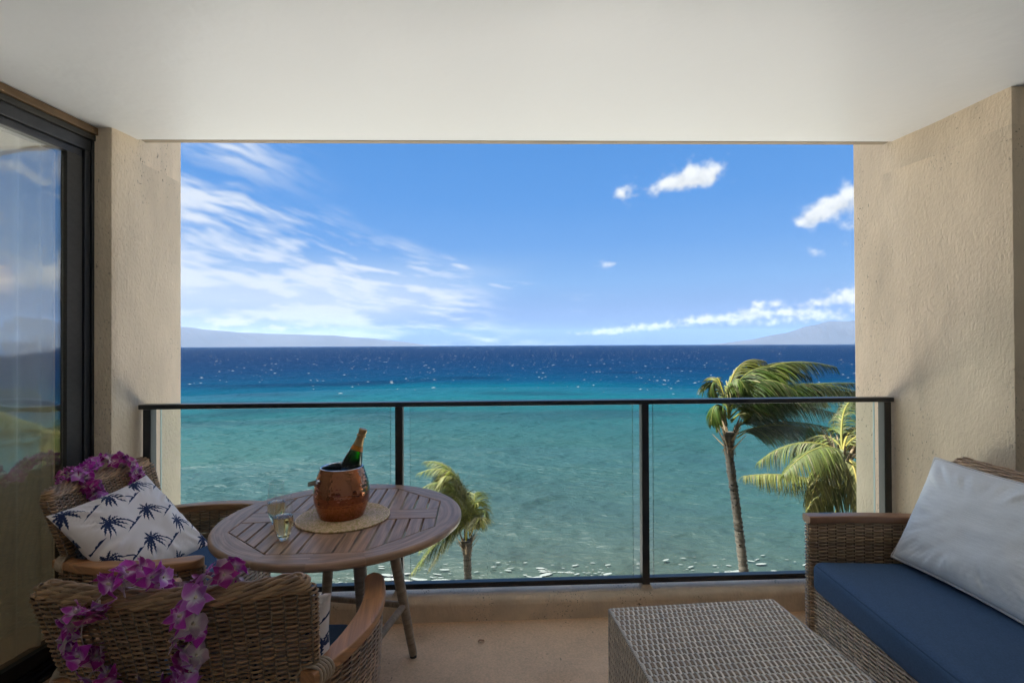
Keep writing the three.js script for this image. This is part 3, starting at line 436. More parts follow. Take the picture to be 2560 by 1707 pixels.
// throw pillow in its own plane: x right, y up, z out; front and back sheet meet at the seam
function pillowGeo(w, h, t, seed, { bow = 0.10, wr = 0.012, n = 56 } = {}) {
  const m = new MB(), edge = (u, v) => [u * w / 2 * (1 - bow * (1 - v * v) * Math.abs(u) ** 0.7), v * h / 2 * (1 - bow * (1 - u * u) * Math.abs(v) ** 0.7)];
  for (const s of [1, -1]) m.grid(n, n, (a, b) => {
    const k = (q) => Math.sin((q * 2 - 1) * Math.PI / 2) * 0.6 + (q * 2 - 1) * 0.4, u = k(s > 0 ? a : 1 - a), v = k(b), [x, y] = edge(u, v), prof = Math.pow(Math.max(0, 1 - Math.pow(Math.abs(u), 2.6)), 0.55) * Math.pow(Math.max(0, 1 - Math.pow(Math.abs(v), 2.6)), 0.55);
    const rim = Math.max(Math.abs(u), Math.abs(v)), nearE = ss(0.45, 0.9, rim) * (1 - rim) * 6, ang = Math.atan2(v, u);
    const pl = (fbm(ang * 9 + seed, rim * 1.4, 3) - 0.5) * wr * 2.4 * nearE + (fbm(u * 2.2 + seed * 3, v * 2.2, 3) - 0.5) * wr * 2.2 * prof;
    return [x, y, s * (prof * t / 2 + pl * prof ** 0.3), 0.5 + (s > 0 ? 1 : -1) * x / w * 0.98, 0.5 + y / h * 0.98];
  });
  return m.geo();
}
function pillowSeam(w, h, bow, n = 24) { const o = [], E = (u, v) => [u * w / 2 * (1 - bow * (1 - v * v) * Math.abs(u) ** 0.7), v * h / 2 * (1 - bow * (1 - u * u) * Math.abs(v) ** 0.7), 0]; const q = (k) => Math.sin((k / n * 2 - 1) * Math.PI / 2) * 0.6 + (k / n * 2 - 1) * 0.4; for (let k = 0; k < n; k++) o.push(E(q(k), -1)); for (let k = 0; k < n; k++) o.push(E(1, q(k))); for (let k = 0; k < n; k++) o.push(E(-q(k), 1)); for (let k = 0; k < n; k++) o.push(E(-1, -q(k))); return o; }
// place a pillow: bottom-left corner, bottom-right corner, direction of its upper side
function lay(o, c, xdir, ydir) { const X = V3(...xdir).normalize(), Y0 = V3(...ydir), Z = V3().crossVectors(X, Y0).normalize(), Y = V3().crossVectors(Z, X); o.matrixAutoUpdate = true; o.quaternion.setFromRotationMatrix(new THREE.Matrix4().makeBasis(X, Y, Z)); o.position.set(...c); }
{  // added lamp, out of view, brightens the curtain and the room
  const L = thing('added_lamp', 'added unseen lamp lighting the room behind the curtain', 'lamp', [-3.4, 2.66, -0.7]); put('lamp_shade', new THREE.CylinderGeometry(0.16, 0.16, 0.05, 32).translate(0, -0.025, 0), std({ color: lin(0.9, 0.85, 0.75), emissive: lin(1, 0.8, 0.6), emissiveIntensity: 0.4 }), L);
  const p = new THREE.PointLight(lin(1, 0.95, 0.84), 0.45); p.position.set(0, -0.12, 0); p.castShadow = true; p.shadow.radius = 5; L.add(p);
}
{ // two warm lamps glinting behind the glass door
  const M_glow = std({ color: lin(0.9, 0.85, 0.75), emissive: lin(1, 0.62, 0.30), emissiveIntensity: 0.35 });
  [['small warm lamp glinting behind the top of the glass door', -2.62, 2.30, -2.60], ['small warm lamp glinting halfway up behind the glass door', -2.46, 1.90, -2.66]].forEach(([label, x, y, z]) => {
    const L = thing('wall_lamp', label, 'lamp', [x, y, z]); put('lamp_shade', box(-0.05, 0.05, -0.008, 0.008, -0.03, 0.03, 0.004), M_glow, L); put('bracket', box(-0.012, 0.012, -0.006, 0.006, -0.2, -0.031), M_alu, L);
    const p = new THREE.PointLight(lin(1, 0.74, 0.48), 0.004); p.position.set(0, -0.06, 0); p.castShadow = true; L.add(p);
  });
}
// ---------------------------------------------------------------- round table with its things
const TX = -0.64, TZ = -2.325, TY = 0.745;
{
  const T = thing('round_table', 'round weathered slatted wooden table on wicker legs beside the railing', 'table', [TX, 0, TZ], 0.02), R = 0.523, AP = 0.418, th = 0.030;
  for (let k = 0; k < 8; k++) {                        // eight rim boards round an octagonal opening
    const m = new MB(), c = k * Math.PI / 4, g = 0.0012; 
    const V = [[0, -th], [0, -0.004], [0.0025, -0.0006], [0.006, 0], [0.35, 0], [0.7, 0], [0.85, 0]];
    m.grid(20, 16, (u, v) => {
      const a = c + (u - 0.5) * (Math.PI / 4 - g), inn = AP / Math.cos(a - c), i = Math.round(v * 16), w = R - inn; let r, y;
      if (i < 4) { r = inn + V[i][0]; y = V[i][1]; } else if (i < 7) { r = inn + w * V[i][0]; y = 0; r = Math.min(r, R - 0.013); } else if (i < 14) { const t = (i - 7) / 6 * Math.PI / 2; r = R - 0.013 + 0.013 * Math.sin(t); y = -0.013 + 0.013 * Math.cos(t); } else if (i === 14) { r = R; y = -th + 0.007; } else if (i === 15) { r = R - 0.007; y = -th; } else { r = inn; y = -th; }
      return [r * Math.sin(a), TY + y, r * Math.cos(a), (r + y) * 2.6 + k * 0.37, a * R * 1.1 + k * 0.21];
    });
    m.build('rim_board', M_table, T);
  }
  const clip = (poly, n, d) => { const o = []; for (let i = 0; i < poly.length; i++) { const a = poly[i], b = poly[(i + 1) % poly.length], da = a[0] * n[0] + a[1] * n[1] - d, db = b[0] * n[0] + b[1] * n[1] - d; if (da <= 0) o.push(a); if (da * db < 0) { const t = da / (da - db); o.push([a[0] + (b[0] - a[0]) * t, a[1] + (b[1] - a[1]) * t]); } } return o; };
  const board = (name, poly, top, along, off) => {
    let p = poly; for (let k = 0; k < 8; k++) { const a = k * Math.PI / 4; p = clip(p, [Math.sin(a), Math.cos(a)], AP - 0.0042); }
    if (p.length < 3) return; const s = new THREE.Shape(p.map(([x, z]) => new THREE.Vector2(x, -z)));
    const g = new THREE.ExtrudeGeometry(s, { depth: 0.016, bevelEnabled: true, bevelThickness: 0.0018, bevelSize: 0.0018, bevelOffset: -0.0018, bevelSegments: 2 }); g.rotateX(-Math.PI / 2); g.translate(0, top - 0.018, 0);
    const P = g.attributes.position, U = g.attributes.uv; for (let i = 0; i < P.count; i++) along ? U.setXY(i, P.getZ(i) * 2.6 + off + P.getY(i), P.getX(i) * 1.1 + off * 3) : U.setXY(i, P.getX(i) * 2.6 + off + P.getY(i), P.getZ(i) * 1.1 + off * 3);
    put(name, g, M_table, T);
  };
  board('cross_bar', [[-0.5, -0.062], [0.5, -0.062], [0.5, 0.062], [-0.5, 0.062]], TY - 0.0004, true, 0.3);
  for (const s of [-1, 1]) board('cross_bar', [[-0.060, s * 0.066], [0.060, s * 0.066], [0.060, s * 0.5], [-0.060, s * 0.5]], TY - 0.0006, false, 0.7 + s * 0.2);
  for (const sx of [-1, 1]) for (const sz of [-1, 1]) for (let k = 0; k < 6; k++) { const x0 = 0.0675 + k * 0.0595, x1 = x0 + 0.0512; board('slat', [[sx * x0, sz * 0.066], [sx * x1, sz * 0.066], [sx * x1, sz * 0.5], [sx * x0, sz * 0.5]], TY - 0.0012, false, k * 0.17 + sx * 0.4 + sz * 0.9); }
  put('support', box(-0.40, 0.40, TY - 0.075, TY - 0.032, -0.022, 0.022), M_tableEdge, T);
  put('support', box(-0.022, 0.022, TY - 0.076, TY - 0.033, -0.40, 0.40), M_tableEdge, T);
  // wicker wrapped legs, splayed; ridges are the wrapped strand
  const rr = rng(21), wrap = (name, a, b, r0, r1, parent, pitch = 0.0092, oval = 1) => {
    const m = new MB(), L = Math.hypot(b[0] - a[0], b[1] - a[1], b[2] - a[2]), n = Math.round(L / pitch) * 4, pts = [], col = [0.34, 0.255, 0.185];
    for (let k = 0; k <= n; k++) pts.push([lerp(a[0], b[0], k / n), lerp(a[1], b[1], k / n), lerp(a[2], b[2], k / n)]);
    m.col = col; m.tube(pts, (t, k) => lerp(r0, r1, t) + 0.0030 * [0, 0.75, 1, 0.75][k % 4], 14, { cap: true });
    for (let i = 0; i < m.c.length / 3; i++) { const ring = Math.floor(i / 15 / 4), w = 0.72 + 0.5 * vn(ring * 0.9 + 3, (i % 15) * 0.35); m.c[i * 3] *= w; m.c[i * 3 + 1] *= w; m.c[i * 3 + 2] *= w; }
    return m.build(name, M_wicker, parent);
  };
  const feet = [[0.285, -0.17], [0.17, 0.285], [-0.285, 0.17], [-0.17, -0.285]].map(([x, z]) => [x, 0.012, z]), tops = feet.map(([x, , z]) => [x * 0.60, TY - 0.032, z * 0.60]);
  feet.forEach((f, k) => {
    const q = wrap('leg', tops[k], f, 0.0265, 0.0165, T); put('foot_cap', new THREE.CylinderGeometry(0.015, 0.017, 0.012, 18).translate(f[0], 0.006, f[2]), M_alu, q);
    const n = (k + 1) % 4, at = (j, h) => { const t = (tops[j][1] - h) / (tops[j][1] - f[1]); return [lerp(tops[j][0], feet[j][0], t), h, lerp(tops[j][2], feet[j][2], t)]; };
    wrap('stretcher', at(k, 0.262), at(n, 0.262), 0.0125, 0.0125, T, 0.0068);
  });

  // woven place mat: concentric wrapped coils
  const pm = thing('placemat', 'round woven straw mat under the copper bucket', 'placemat', [TX + 0.008, TY, TZ + 0.028]), mc = new MB(), N = 27, RM = 0.198;
  for (let k = 0; k < N; k++) {
    const r = RM * (k + 0.6) / N, M = Math.max(24, Math.round(r * 2 * Math.PI / 0.0032)), pts = [], big = k === N - 1; for (let i = 0; i < M; i++) { const t = i / M * Math.PI * 2; pts.push([r * Math.cos(t), 0.0042, r * Math.sin(t)]); }
    const st = mc.p.length / 3; mc.col = [0.62, 0.44, 0.24]; mc.tube(pts, (t, i) => (big ? 0.0048 : 0.0039) * (0.86 + 0.2 * (i % 2)), 6, { closed: true });
    for (let i = st; i < mc.p.length / 3; i++) { const w = 0.75 + 0.55 * hash2(Math.floor((i - st) / 14), k); mc.c[i * 3] *= w; mc.c[i * 3 + 1] *= w; mc.c[i * 3 + 2] *= w * w; }
  }
  stuff(mc.build('woven_coil', phys({ vertexColors: true, roughness: 0.5, clearcoat: 0.1 }), pm));

  // hammered copper ice bucket with steel inside
  const bx = TX - 0.002, bz = TZ + 0.02, by = TY + 0.0085, B = thing('ice_bucket', 'hammered copper ice bucket with steel lining on the straw mat', 'ice bucket', [bx, by, bz]), H = 0.213;
  const prof = (y) => { const t = y / H; return 0.0925 + 0.0265 * Math.sin(Math.PI * clamp(t * 1.02 + 0.06, 0, 1.08)) - 0.004 * (1 - t) + 0.006 * t; };
  const cells = [], cr = rng(77); { const rows = 15; for (let j = 0; j < rows; j++) { const n = 42; for (let i = 0; i < n; i++) cells.push([(i + (j % 2) * 0.5 + (cr() - 0.5) * 0.45) / n, (j + 0.5 + (cr() - 0.5) * 0.45) / rows]); } }
  const dimple = (u, v) => { let best = 9, sec = 9; const j0 = Math.floor(v * 15), i0 = Math.floor(u * 42); for (let j = j0 - 1; j <= j0 + 1; j++) for (let i = i0 - 2; i <= i0 + 1; i++) { if (j < 0 || j >= 15) continue; const c = cells[j * 42 + ((i % 42) + 42) % 42]; let du = Math.abs(u - c[0]); du = Math.min(du, 1 - du); const d = Math.hypot(du * 42, (v - c[1]) * 15); if (d < best) { sec = best; best = d; } else if (d < sec) sec = d; } return Math.min(1, best * best * 1.5); };
  const M_copper = phys({ color: lin(0.44, 0.17, 0.088), metalness: 1, roughness: 0.06, clearcoat: 0.1, clearcoatRoughness: 0.1 }), M_steel = phys({ color: lin(0.62, 0.64, 0.68), metalness: 1, roughness: 0.22 }), M_brass = phys({ color: lin(0.22, 0.15, 0.10), metalness: 0.9, roughness: 0.35 });
  const bm = new MB(); bm.grid(252, 110, (u, v) => { const t = u * Math.PI * 2, y = H * v, e = ss(0, 0.05, v) * ss(1, 0.95, v), low = v < 0.30 ? 0.35 : 1, r = prof(y) + (dimple(u, v) - 0.5) * 0.0013 * e * low; return [r * Math.sin(t), y, r * Math.cos(t)]; }, true); bm.build('bowl', M_copper, B);
  put('base', new THREE.CylinderGeometry(0.0905, 0.088, 0.004, 60).translate(0, 0.001, 0), M_copper, B);
  const rt = prof(H); put('lining', new THREE.LatheGeometry([[0.0005, 0.046], [0.084, 0.046], [0.092, 0.056], [rt - 0.010, H - 0.02], [rt - 0.0085, H - 0.002], [rt - 0.005, H + 0.0025], [rt - 0.001, H + 0.001], [rt + 0.0004, H - 0.004]].map(([x, y]) => new THREE.Vector2(x, y)), 90), phys({ color: lin(0.62, 0.64, 0.68), metalness: 1, roughness: 0.22, side: THREE.DoubleSide }), B);
  // folded down handle on the left, on two pivots
  const hm = new MB(), HY = H - 0.045, hp = []; for (let k = 0; k <= 30; k++) { const a = lerp(-0.5 * Math.PI, 0.5 * Math.PI, k / 30), R0 = prof(HY) + 0.006, fx = -Math.cos(a) * 0.225, z = Math.sin(a) * R0; hp.push([fx * 0.93 , HY + fx * 0.42 * -0.0 - 0.062 * Math.cos(a), z]); }
  const hn = hp.length, hw = 0.0095; hm.grid(hn - 1, 4, (u, v) => { const k = Math.round(u * (hn - 1)), p = hp[k], a = Math.round(v * 4) % 4, o = [[0.35, 1], [-0.35, 1], [-0.35, -1], [0.35, -1]][a]; return [p[0] + o[0] * 0.0045, p[1] + o[1] * hw, p[2]]; }); hm.build('handle', M_brass, B);
  for (const s of [-1, 1]) put('pivot', new THREE.CylinderGeometry(0.008, 0.008, 0.012, 20).rotateX(Math.PI / 2).translate(0, HY, s * (prof(HY) + 0.006)), M_steel, B);
  B.rotation.y = -0.75;

  // bottle leaning in the bucket
  const up = V3(0.32, 0.945, 0.03).normalize(), topP = V3(-0.549, 1.130, -2.315), BL = 0.318, org = topP.clone().addScaledVector(up, -BL);
  const bo = thing('champagne_bottle', 'green sparkling wine bottle with foil neck leaning in the copper bucket', 'bottle', org.toArray()); bo.quaternion.setFromUnitVectors(V3(0, 1, 0), up);
  const lathe = (pts, n = 48) => new THREE.LatheGeometry(pts.map(([x, y]) => new THREE.Vector2(x, y)), n);
  put('glass', lathe([[0.0003, 0.004], [0.036, 0], [0.0435, 0.006], [0.0448, 0.02], [0.0448, 0.135], [0.0425, 0.160], [0.0365, 0.188], [0.0285, 0.215], [0.0225, 0.236], [0.0185, 0.256], [0.0003, 0.2561]], 64), phys({ color: lin(0.55, 0.9, 0.45), transmission: 1, thickness: 0.05, ior: 1.5, roughness: 0.05, attenuationColor: lin(0.10, 0.34, 0.05), attenuationDistance: 0.022 }), bo);
  put('neck_foil', lathe([[0.0236, 0.2325], [0.0225, 0.238], [0.0190, 0.258], [0.0172, 0.276], [0.0166, 0.285]]), phys({ color: lin(0.42, 0.27, 0.13), metalness: 0.85, roughness: 0.42, bumpMap: T_grit, bumpScale: 0.001 }), bo);
  const lab = new MB(); lab.grid(60, 6, (u, v) => { const t = u * Math.PI * 2, y = lerp(0.2185, 0.2400, v) + 0.004 * Math.cos(t), r = lerp(0.0282, 0.0222, v) + 0.0007; return [r * Math.sin(t), y, r * Math.cos(t)]; }, true);
  const T_lab = ctxTex(512, 64, (x, w, h) => { x.fillStyle = '#c8761c'; x.fillRect(0, 0, w, h); x.fillStyle = '#6b3a10'; x.fillRect(0, 4, w, 3); x.fillRect(0, h - 7, w, 3); x.fillStyle = '#3a2a18'; x.beginPath(); x.ellipse(150, 32, 15, 21, 0, 0, 7); x.fill(); x.strokeStyle = '#5a2f0c'; x.lineWidth = 2.5; x.beginPath(); for (let k = 0; k < 15; k++) x.lineTo(185 + k * 6, 32 + (k % 2 ? 6 : -6) * Math.sin(k)); x.stroke(); });
  lab.build('collar_label', phys({ map: T_lab, roughness: 0.45 }), bo);
  const fo = new MB(); fo.grid(48, 14, (u, v) => { const t = u * Math.PI * 2, k = Math.round(v * 14), P = [[0.0168, 0.283], [0.0196, 0.2845], [0.0204, 0.2875], [0.0196, 0.2905], [0.0178, 0.2925], [0.0172, 0.295], [0.0176, 0.300], [0.0183, 0.306], [0.0186, 0.311], [0.0181, 0.3155], [0.0165, 0.3178], [0.013, 0.3188], [0.009, 0.3191], [0.004, 0.3192], [0.0004, 0.3192]][k], cr2 = (vn(u * 22, k * 0.5, 22) - 0.5) * 0.0022 * (k < 10 ? 1 : 0.3); return [(P[0] + cr2) * Math.sin(t), P[1], (P[0] + cr2) * Math.cos(t)]; }, true);
  fo.build('foil_cap', phys({ color: lin(0.44, 0.28, 0.14), metalness: 0.85, roughness: 0.38 }), bo);

  // two stemless flutes
  const M_thin = phys({ color: lin(0.98, 0.99, 0.99), transmission: 1, thickness: 0, roughness: 0, ior: 1.65 }), M_puck = phys({ color: 0xffffff, transmission: 1, thickness: 0.01, roughness: 0, ior: 1.5 });
  const M_wine = phys({ color: lin(1, 1, 1), transmission: 1, thickness: 0.04, ior: 1.34, roughness: 0, attenuationColor: lin(0.92, 0.80, 0.52), attenuationDistance: 0.05 });
  const mk = (x, z, fill, label) => {
    const g = thing('champagne_flute', label, 'glass', [x, TY + 0.0004, z], 0, null); delete g.userData.group; const rad = (y) => 0.0185 + 0.0185 * Math.sin(Math.PI / 2 * clamp(y / 0.075, 0, 1)) - 0.0075 * ss(0.075, 0.178, y);
    const pts = []; for (let k = 0; k <= 26; k++) { const y = 0.006 + 0.170 * k / 26; pts.push([rad(y), y]); } put('bowl', lathe(pts, 60), M_thin, g);
    put('rim', new THREE.TorusGeometry(rad(0.176), 0.0006, 8, 60).rotateX(Math.PI / 2).translate(0, 0.176, 0), phys({ color: lin(0.75, 0.8, 0.85), transmission: 0.4, thickness: 0, roughness: 0.1 }), g);
    put('base', lathe([[0.0003, 0], [0.0165, 0], [0.0195, 0.003], [0.0222, 0.009], [0.018, 0.0125], [0.0003, 0.0125]], 48), M_puck, g);
    const w = []; w.push([0.0003, 0.0135]); for (let k = 0; k <= 16; k++) { const y = 0.0135 + (fill - 0.0135) * k / 16; w.push([rad(y) - 0.0012, y]); } w.push([0.0003, fill]); put('wine', lathe(w, 60), M_wine, g);
    const b = new MB(), r2 = rng(Math.round(x * 1000)); for (let k = 0; k < 26; k++) { const a = r2() * 6.28, q = rad(fill) - 0.003 - r2() * r2() * 0.01; const s = new THREE.SphereGeometry(0.0007 + r2() * 0.0006, 8, 6).translate(q * Math.cos(a), fill + 0.0004, q * Math.sin(a)); const P = s.attributes.position, Nn = s.attributes.normal, o = b.p.length / 3; for (let i = 0; i < P.count; i++) b.v(P.getX(i), P.getY(i), P.getZ(i), Nn.getX(i), Nn.getY(i), Nn.getZ(i)); for (const i of s.index.array) b.i.push(o + i); }
    stuff(b.build('bubbles', std({ color: lin(0.8, 0.78, 0.7), roughness: 0.3 }), g));
    return g;
  };
  mk(-0.795, -2.045, 0.092, 'stemless flute of pale wine, nearer of the pair on the table'); mk(-0.896, -2.232, 0.092, 'stemless flute of pale wine, farther of the pair on the table');
}

// ---------------------------------------------------------------- wicker arm chairs
const rw = rng(303), toneOf = (b, sp = 0.45) => () => { const k = 1 - sp / 2 + sp * rw(); return [b[0] * k, b[1] * k * (0.97 + 0.06 * rw()), b[2] * k * (0.92 + 0.16 * rw())]; };
const CHAIR_TONE = [0.38, 0.215, 0.11];
function makeChair(label) {
  const C = thing('wicker_armchair', label, 'armchair', [0, 0, 0], 0, null); delete C.userData.group;
  const tone = toneOf(CHAIR_TONE, 0.6), back = new MB(), rows = [], pitch = 0.0074;
  const W = (h) => lerp(0.295, 0.335, Math.pow(clamp((h - 0.4) / 0.5, 0, 1), 1.1)), ZC = (h) => 0.225 + 0.15 * Math.pow(clamp((h - 0.36) / 0.54, 0, 1), 1.15);
  const ring = (h, T, cut = 0) => { const w = W(h) - cut, z = ZC(h), p = []; for (let k = -4; k <= 4; k++) { const x = k / 4; p.push([x * w, h - 0.012 * (1 - x * x) * ss(0.7, 0.9, h), z - 0.045 * x * x]); } return ringFrom(p, T, 276); };
  for (let h = 0.30; h < 0.876; h += pitch) rows.push({ ring: ring(h, 0.021, h > 0.845 ? 0.03 * (1 - Math.sqrt(1 - ((h - 0.845) / 0.06) ** 2)) : 0), up: [0, 0.97, 0.24], r: 0.0042, a: 0.0048, b: 0.0006 });
  const braid = []; for (const [dh, T, r] of [[0.880, 0.022, 0.0062], [0.892, 0.020, 0.0066], [0.901, 0.012, 0.0068], [0.904, 0.003, 0.0068]]) braid.push({ ring: ring(dh, T, 0.022 + (0.021 - T) * 0.8), up: [0, 0.97, 0.24], r, a: 0.0046, b: 0.0046 });
  twine(back, braid, { stakes: 30, sides: 6, strands: 2, tone, rand: rw });
  twine(back, rows, { stakes: 46, sides: 4, tone, rand: rw }); stuff(back.build('woven_back', M_wicker, C));
  const st = new MB(); stakesUp(st, rows, 46, 0.0042, [0.16, 0.11, 0.075]); 
  for (const s of [1, -1]) {
    const line = [[0.305, 0.265], [0.375, 0.13], [0.408, -0.02], [0.400, -0.17], [0.352, -0.292]].map(([x, z]) => [s * x, z]), sr = [], m = new MB();
    for (let h = 0.09; h < 0.592; h += pitch) sr.push({ ring: ringFrom(line.map(([x, z]) => [x * (0.955 + 0.045 * ss(0.1, 0.6, h)), h, z]), 0.018, 190), up: [0, 1, 0], r: 0.0042, a: 0.0046, b: 0.0006 });
    twine(m, sr, { stakes: 28, sides: 4, tone, rand: rw }); stuff(m.build('woven_side', M_wicker, C)); stakesUp(st, sr, 28, 0.0040, [0.16, 0.11, 0.075]);
    const arm = put('armrest', sweepBoard([[s * 0.318, 0.285], [s * 0.372, 0.155], [s * 0.405, 0.0], [s * 0.402, -0.15], [s * 0.362, -0.315]], (t) => lerp(0.046, 0.074, ss(0, 0.5, t)) * (t > 0.93 ? Math.sqrt(Math.max(0.02, 1 - ((t - 0.93) / 0.07) ** 2)) : 1), 0.036, 0.611, 60), M_arm, C);
    const w2 = new MB(); w2.col = [0.42, 0.3, 0.2]; for (let k = 0; k < 5; k++) { const p = []; for (let i = 0; i < 22; i++) { const a = i / 22 * Math.PI * 2; p.push([s * (0.318 + k * 0.0052 + 0.033 * Math.cos(a)), 0.607 + 0.030 * Math.sin(a), 0.272 - k * 0.0095]); } w2.tube(p, 0.0052, 7, { closed: true }); } w2.build('wrap', M_wicker, C);
    for (const z of [-0.24, 0.22]) put('leg', new THREE.CylinderGeometry(0.018, 0.014, 0.10, 16).translate(s * 0.315, 0.05, z), M_tableEdge, C);
  }
  const fr = [], fm = new MB(); for (let h = 0.09; h < 0.375; h += 0.0098) fr.push({ ring: ringFrom([[0.345, h, -0.285], [0.17, h, -0.292], [0, h, -0.294], [-0.17, h, -0.292], [-0.345, h, -0.285]], 0.012, 190), up: [0, 1, 0], r: 0.0051, a: 0.0052, b: 0.0008 });
  twine(fm, fr, { stakes: 26, tone, rand: rw }); stuff(fm.build('woven_front', M_wicker, C));
  const lr = [], lm = new MB(); for (let h = 0.09; h < 0.30; h += 0.0098) lr.push({ ring: ring(h, 0.018), up: [0, 1, 0], r: 0.0051, a: 0.0055, b: 0.0008 }); twine(lm, lr, { stakes: 40, tone, rand: rw }); stuff(lm.build('woven_apron', M_wicker, C));
  put('seat_base', box(-0.36, 0.36, 0.335, 0.372, -0.27, 0.20), M_tableEdge, C);
  stuff(st.build('stakes', M_wicker, C)); return C;
}
const chairB = makeChair('wicker armchair seen from behind in the foreground, petal garland on its back');
chairB.position.set(-0.800, 0, -1.685); chairB.rotation.y = 0.0;
const chairA = chairB.clone(); chairA.name = numbered('wicker_armchair'); scene.add(chairA); chairA.userData = { label: 'wicker armchair by the glass door, showing its inner back and printed pillow', category: 'armchair' };
chairA.position.set(-1.50, 0, -2.545); chairA.rotation.y = -Math.PI / 2 + 0.03;
// seat cushions
{
  const g = cushionGeo(0.60, 0.49, 0.088, 0.036, 0.018, 3, 30, 30), seat = (chair, label) => { const c = put('seat_cushion', g, M_navy); tag(c, label, 'cushion'); const o = V3(0, 0.3725, -0.045).applyEuler(chair.rotation).add(chair.position); c.position.copy(o); c.rotation.y = chair.rotation.y; return c; };
  seat(chairB, 'dark navy seat cushion in the foreground wicker chair'); seat(chairA, 'navy seat cushion under the printed pillow in the far wicker chair');
}
// pillows printed with palm trees
const T_palms = ctxTex(1024, 1024, (x, w, h) => {
  x.fillStyle = '#f3ebe8'; x.fillRect(0, 0, w, h); const r = rng(8);
  const palm = (cx, cy, s, rot, mir) => {
    x.save(); x.translate(cx, cy); x.rotate(rot); x.scale(mir * s, s); x.fillStyle = x.strokeStyle = '#22305a';
    x.lineWidth = 5; x.lineCap = 'round'; x.beginPath(); x.moveTo(0, 0); x.quadraticCurveTo(52, 8, 78, 76); x.stroke(); x.lineWidth = 7; x.beginPath(); x.moveTo(62, 40); x.quadraticCurveTo(72, 58, 78, 76); x.stroke();
    for (let k = 0; k < 11; k++) { const a = -Math.PI * 0.5 + (k - 5) * 0.53 + (r() - 0.5) * 0.1, L = 58 + r() * 16, px = [], n = 11; for (let i = 0; i <= n; i++) { const t = i / n, dr = t * t * 26 * (0.35 + Math.abs(Math.cos(a))); px.push([Math.cos(a) * L * t * (1 - 0.12 * t), Math.sin(a) * L * t * 0.9 + dr]); }
      x.beginPath(); for (let i = 0; i <= n; i++) { const t = i / n, wd = 8.5 * Math.sin(Math.PI * Math.min(1, t * 0.9 + 0.1)) * (i % 2 ? 0.45 : 1.15), p = px[i], q = px[Math.min(n, i + 1)], o = px[Math.max(0, i - 1)], dx = q[0] - o[0], dy = q[1] - o[1], l = Math.hypot(dx, dy) || 1; x.lineTo(p[0] - dy / l * wd * 0.55, p[1] + dx / l * wd * 0.55 - 0); }
      for (let i = n; i >= 0; i--) { const t = i / n, wd = 8.5 * Math.sin(Math.PI * Math.min(1, t * 0.9 + 0.1)) * (i % 2 ? 1.15 : 0.45), p = px[i], q = px[Math.min(n, i + 1)], o = px[Math.max(0, i - 1)], dx = q[0] - o[0], dy = q[1] - o[1], l = Math.hypot(dx, dy) || 1; x.lineTo(p[0] + dy / l * wd, p[1] - dx / l * wd + 2); } x.closePath(); x.fill(); }
    x.beginPath(); x.moveTo(18, 92); x.lineTo(140, 62); x.lineTo(126, 60); x.quadraticCurveTo(112, 50, 104, 62); x.quadraticCurveTo(96, 56, 92, 68); x.lineTo(76, 72); x.quadraticCurveTo(62, 66, 56, 78); x.quadraticCurveTo(44, 72, 38, 84); x.closePath(); x.fill(); x.restore();
  };
  for (let j = -1; j < 4; j++) for (let i = -1; i < 4; i++) palm(i * 350 + (j % 2 ? 190 : 20) + 60, j * 285 + 95 + (i % 2 ? 30 : -10), 1.75 + 0.12 * ((i + j) % 2), -0.16, 1);
});
{
  const M_print = phys({ color: lin(0.93, 0.88, 0.87), map: T_palms, bumpMap: T_weaveBump, bumpScale: 0.0003, roughness: 0.9 });
  const pil = (label, c, xd, yd, w, h, seed) => { const o = put('throw_pillow', pillowGeo(w, h, 0.17, seed, { bow: 0.085, wr: 0.016 }), M_print); tag(o, label, 'pillow'); lay(o, c, xd, yd); return o; };
  pil('cream pillow printed with navy palm trees on the chair by the door', [-1.575, 0.672, -2.385], [0.10, 0.05, -0.47], [-0.27, 0.30, -0.10], 0.475, 0.47, 2);
  pil('printed pillow half hidden behind the foreground chair back', [-0.662, 0.612, -1.50], [-1, 0.0, 0.06], [0.0, 0.40, 0.12], 0.45, 0.42, 5);
}

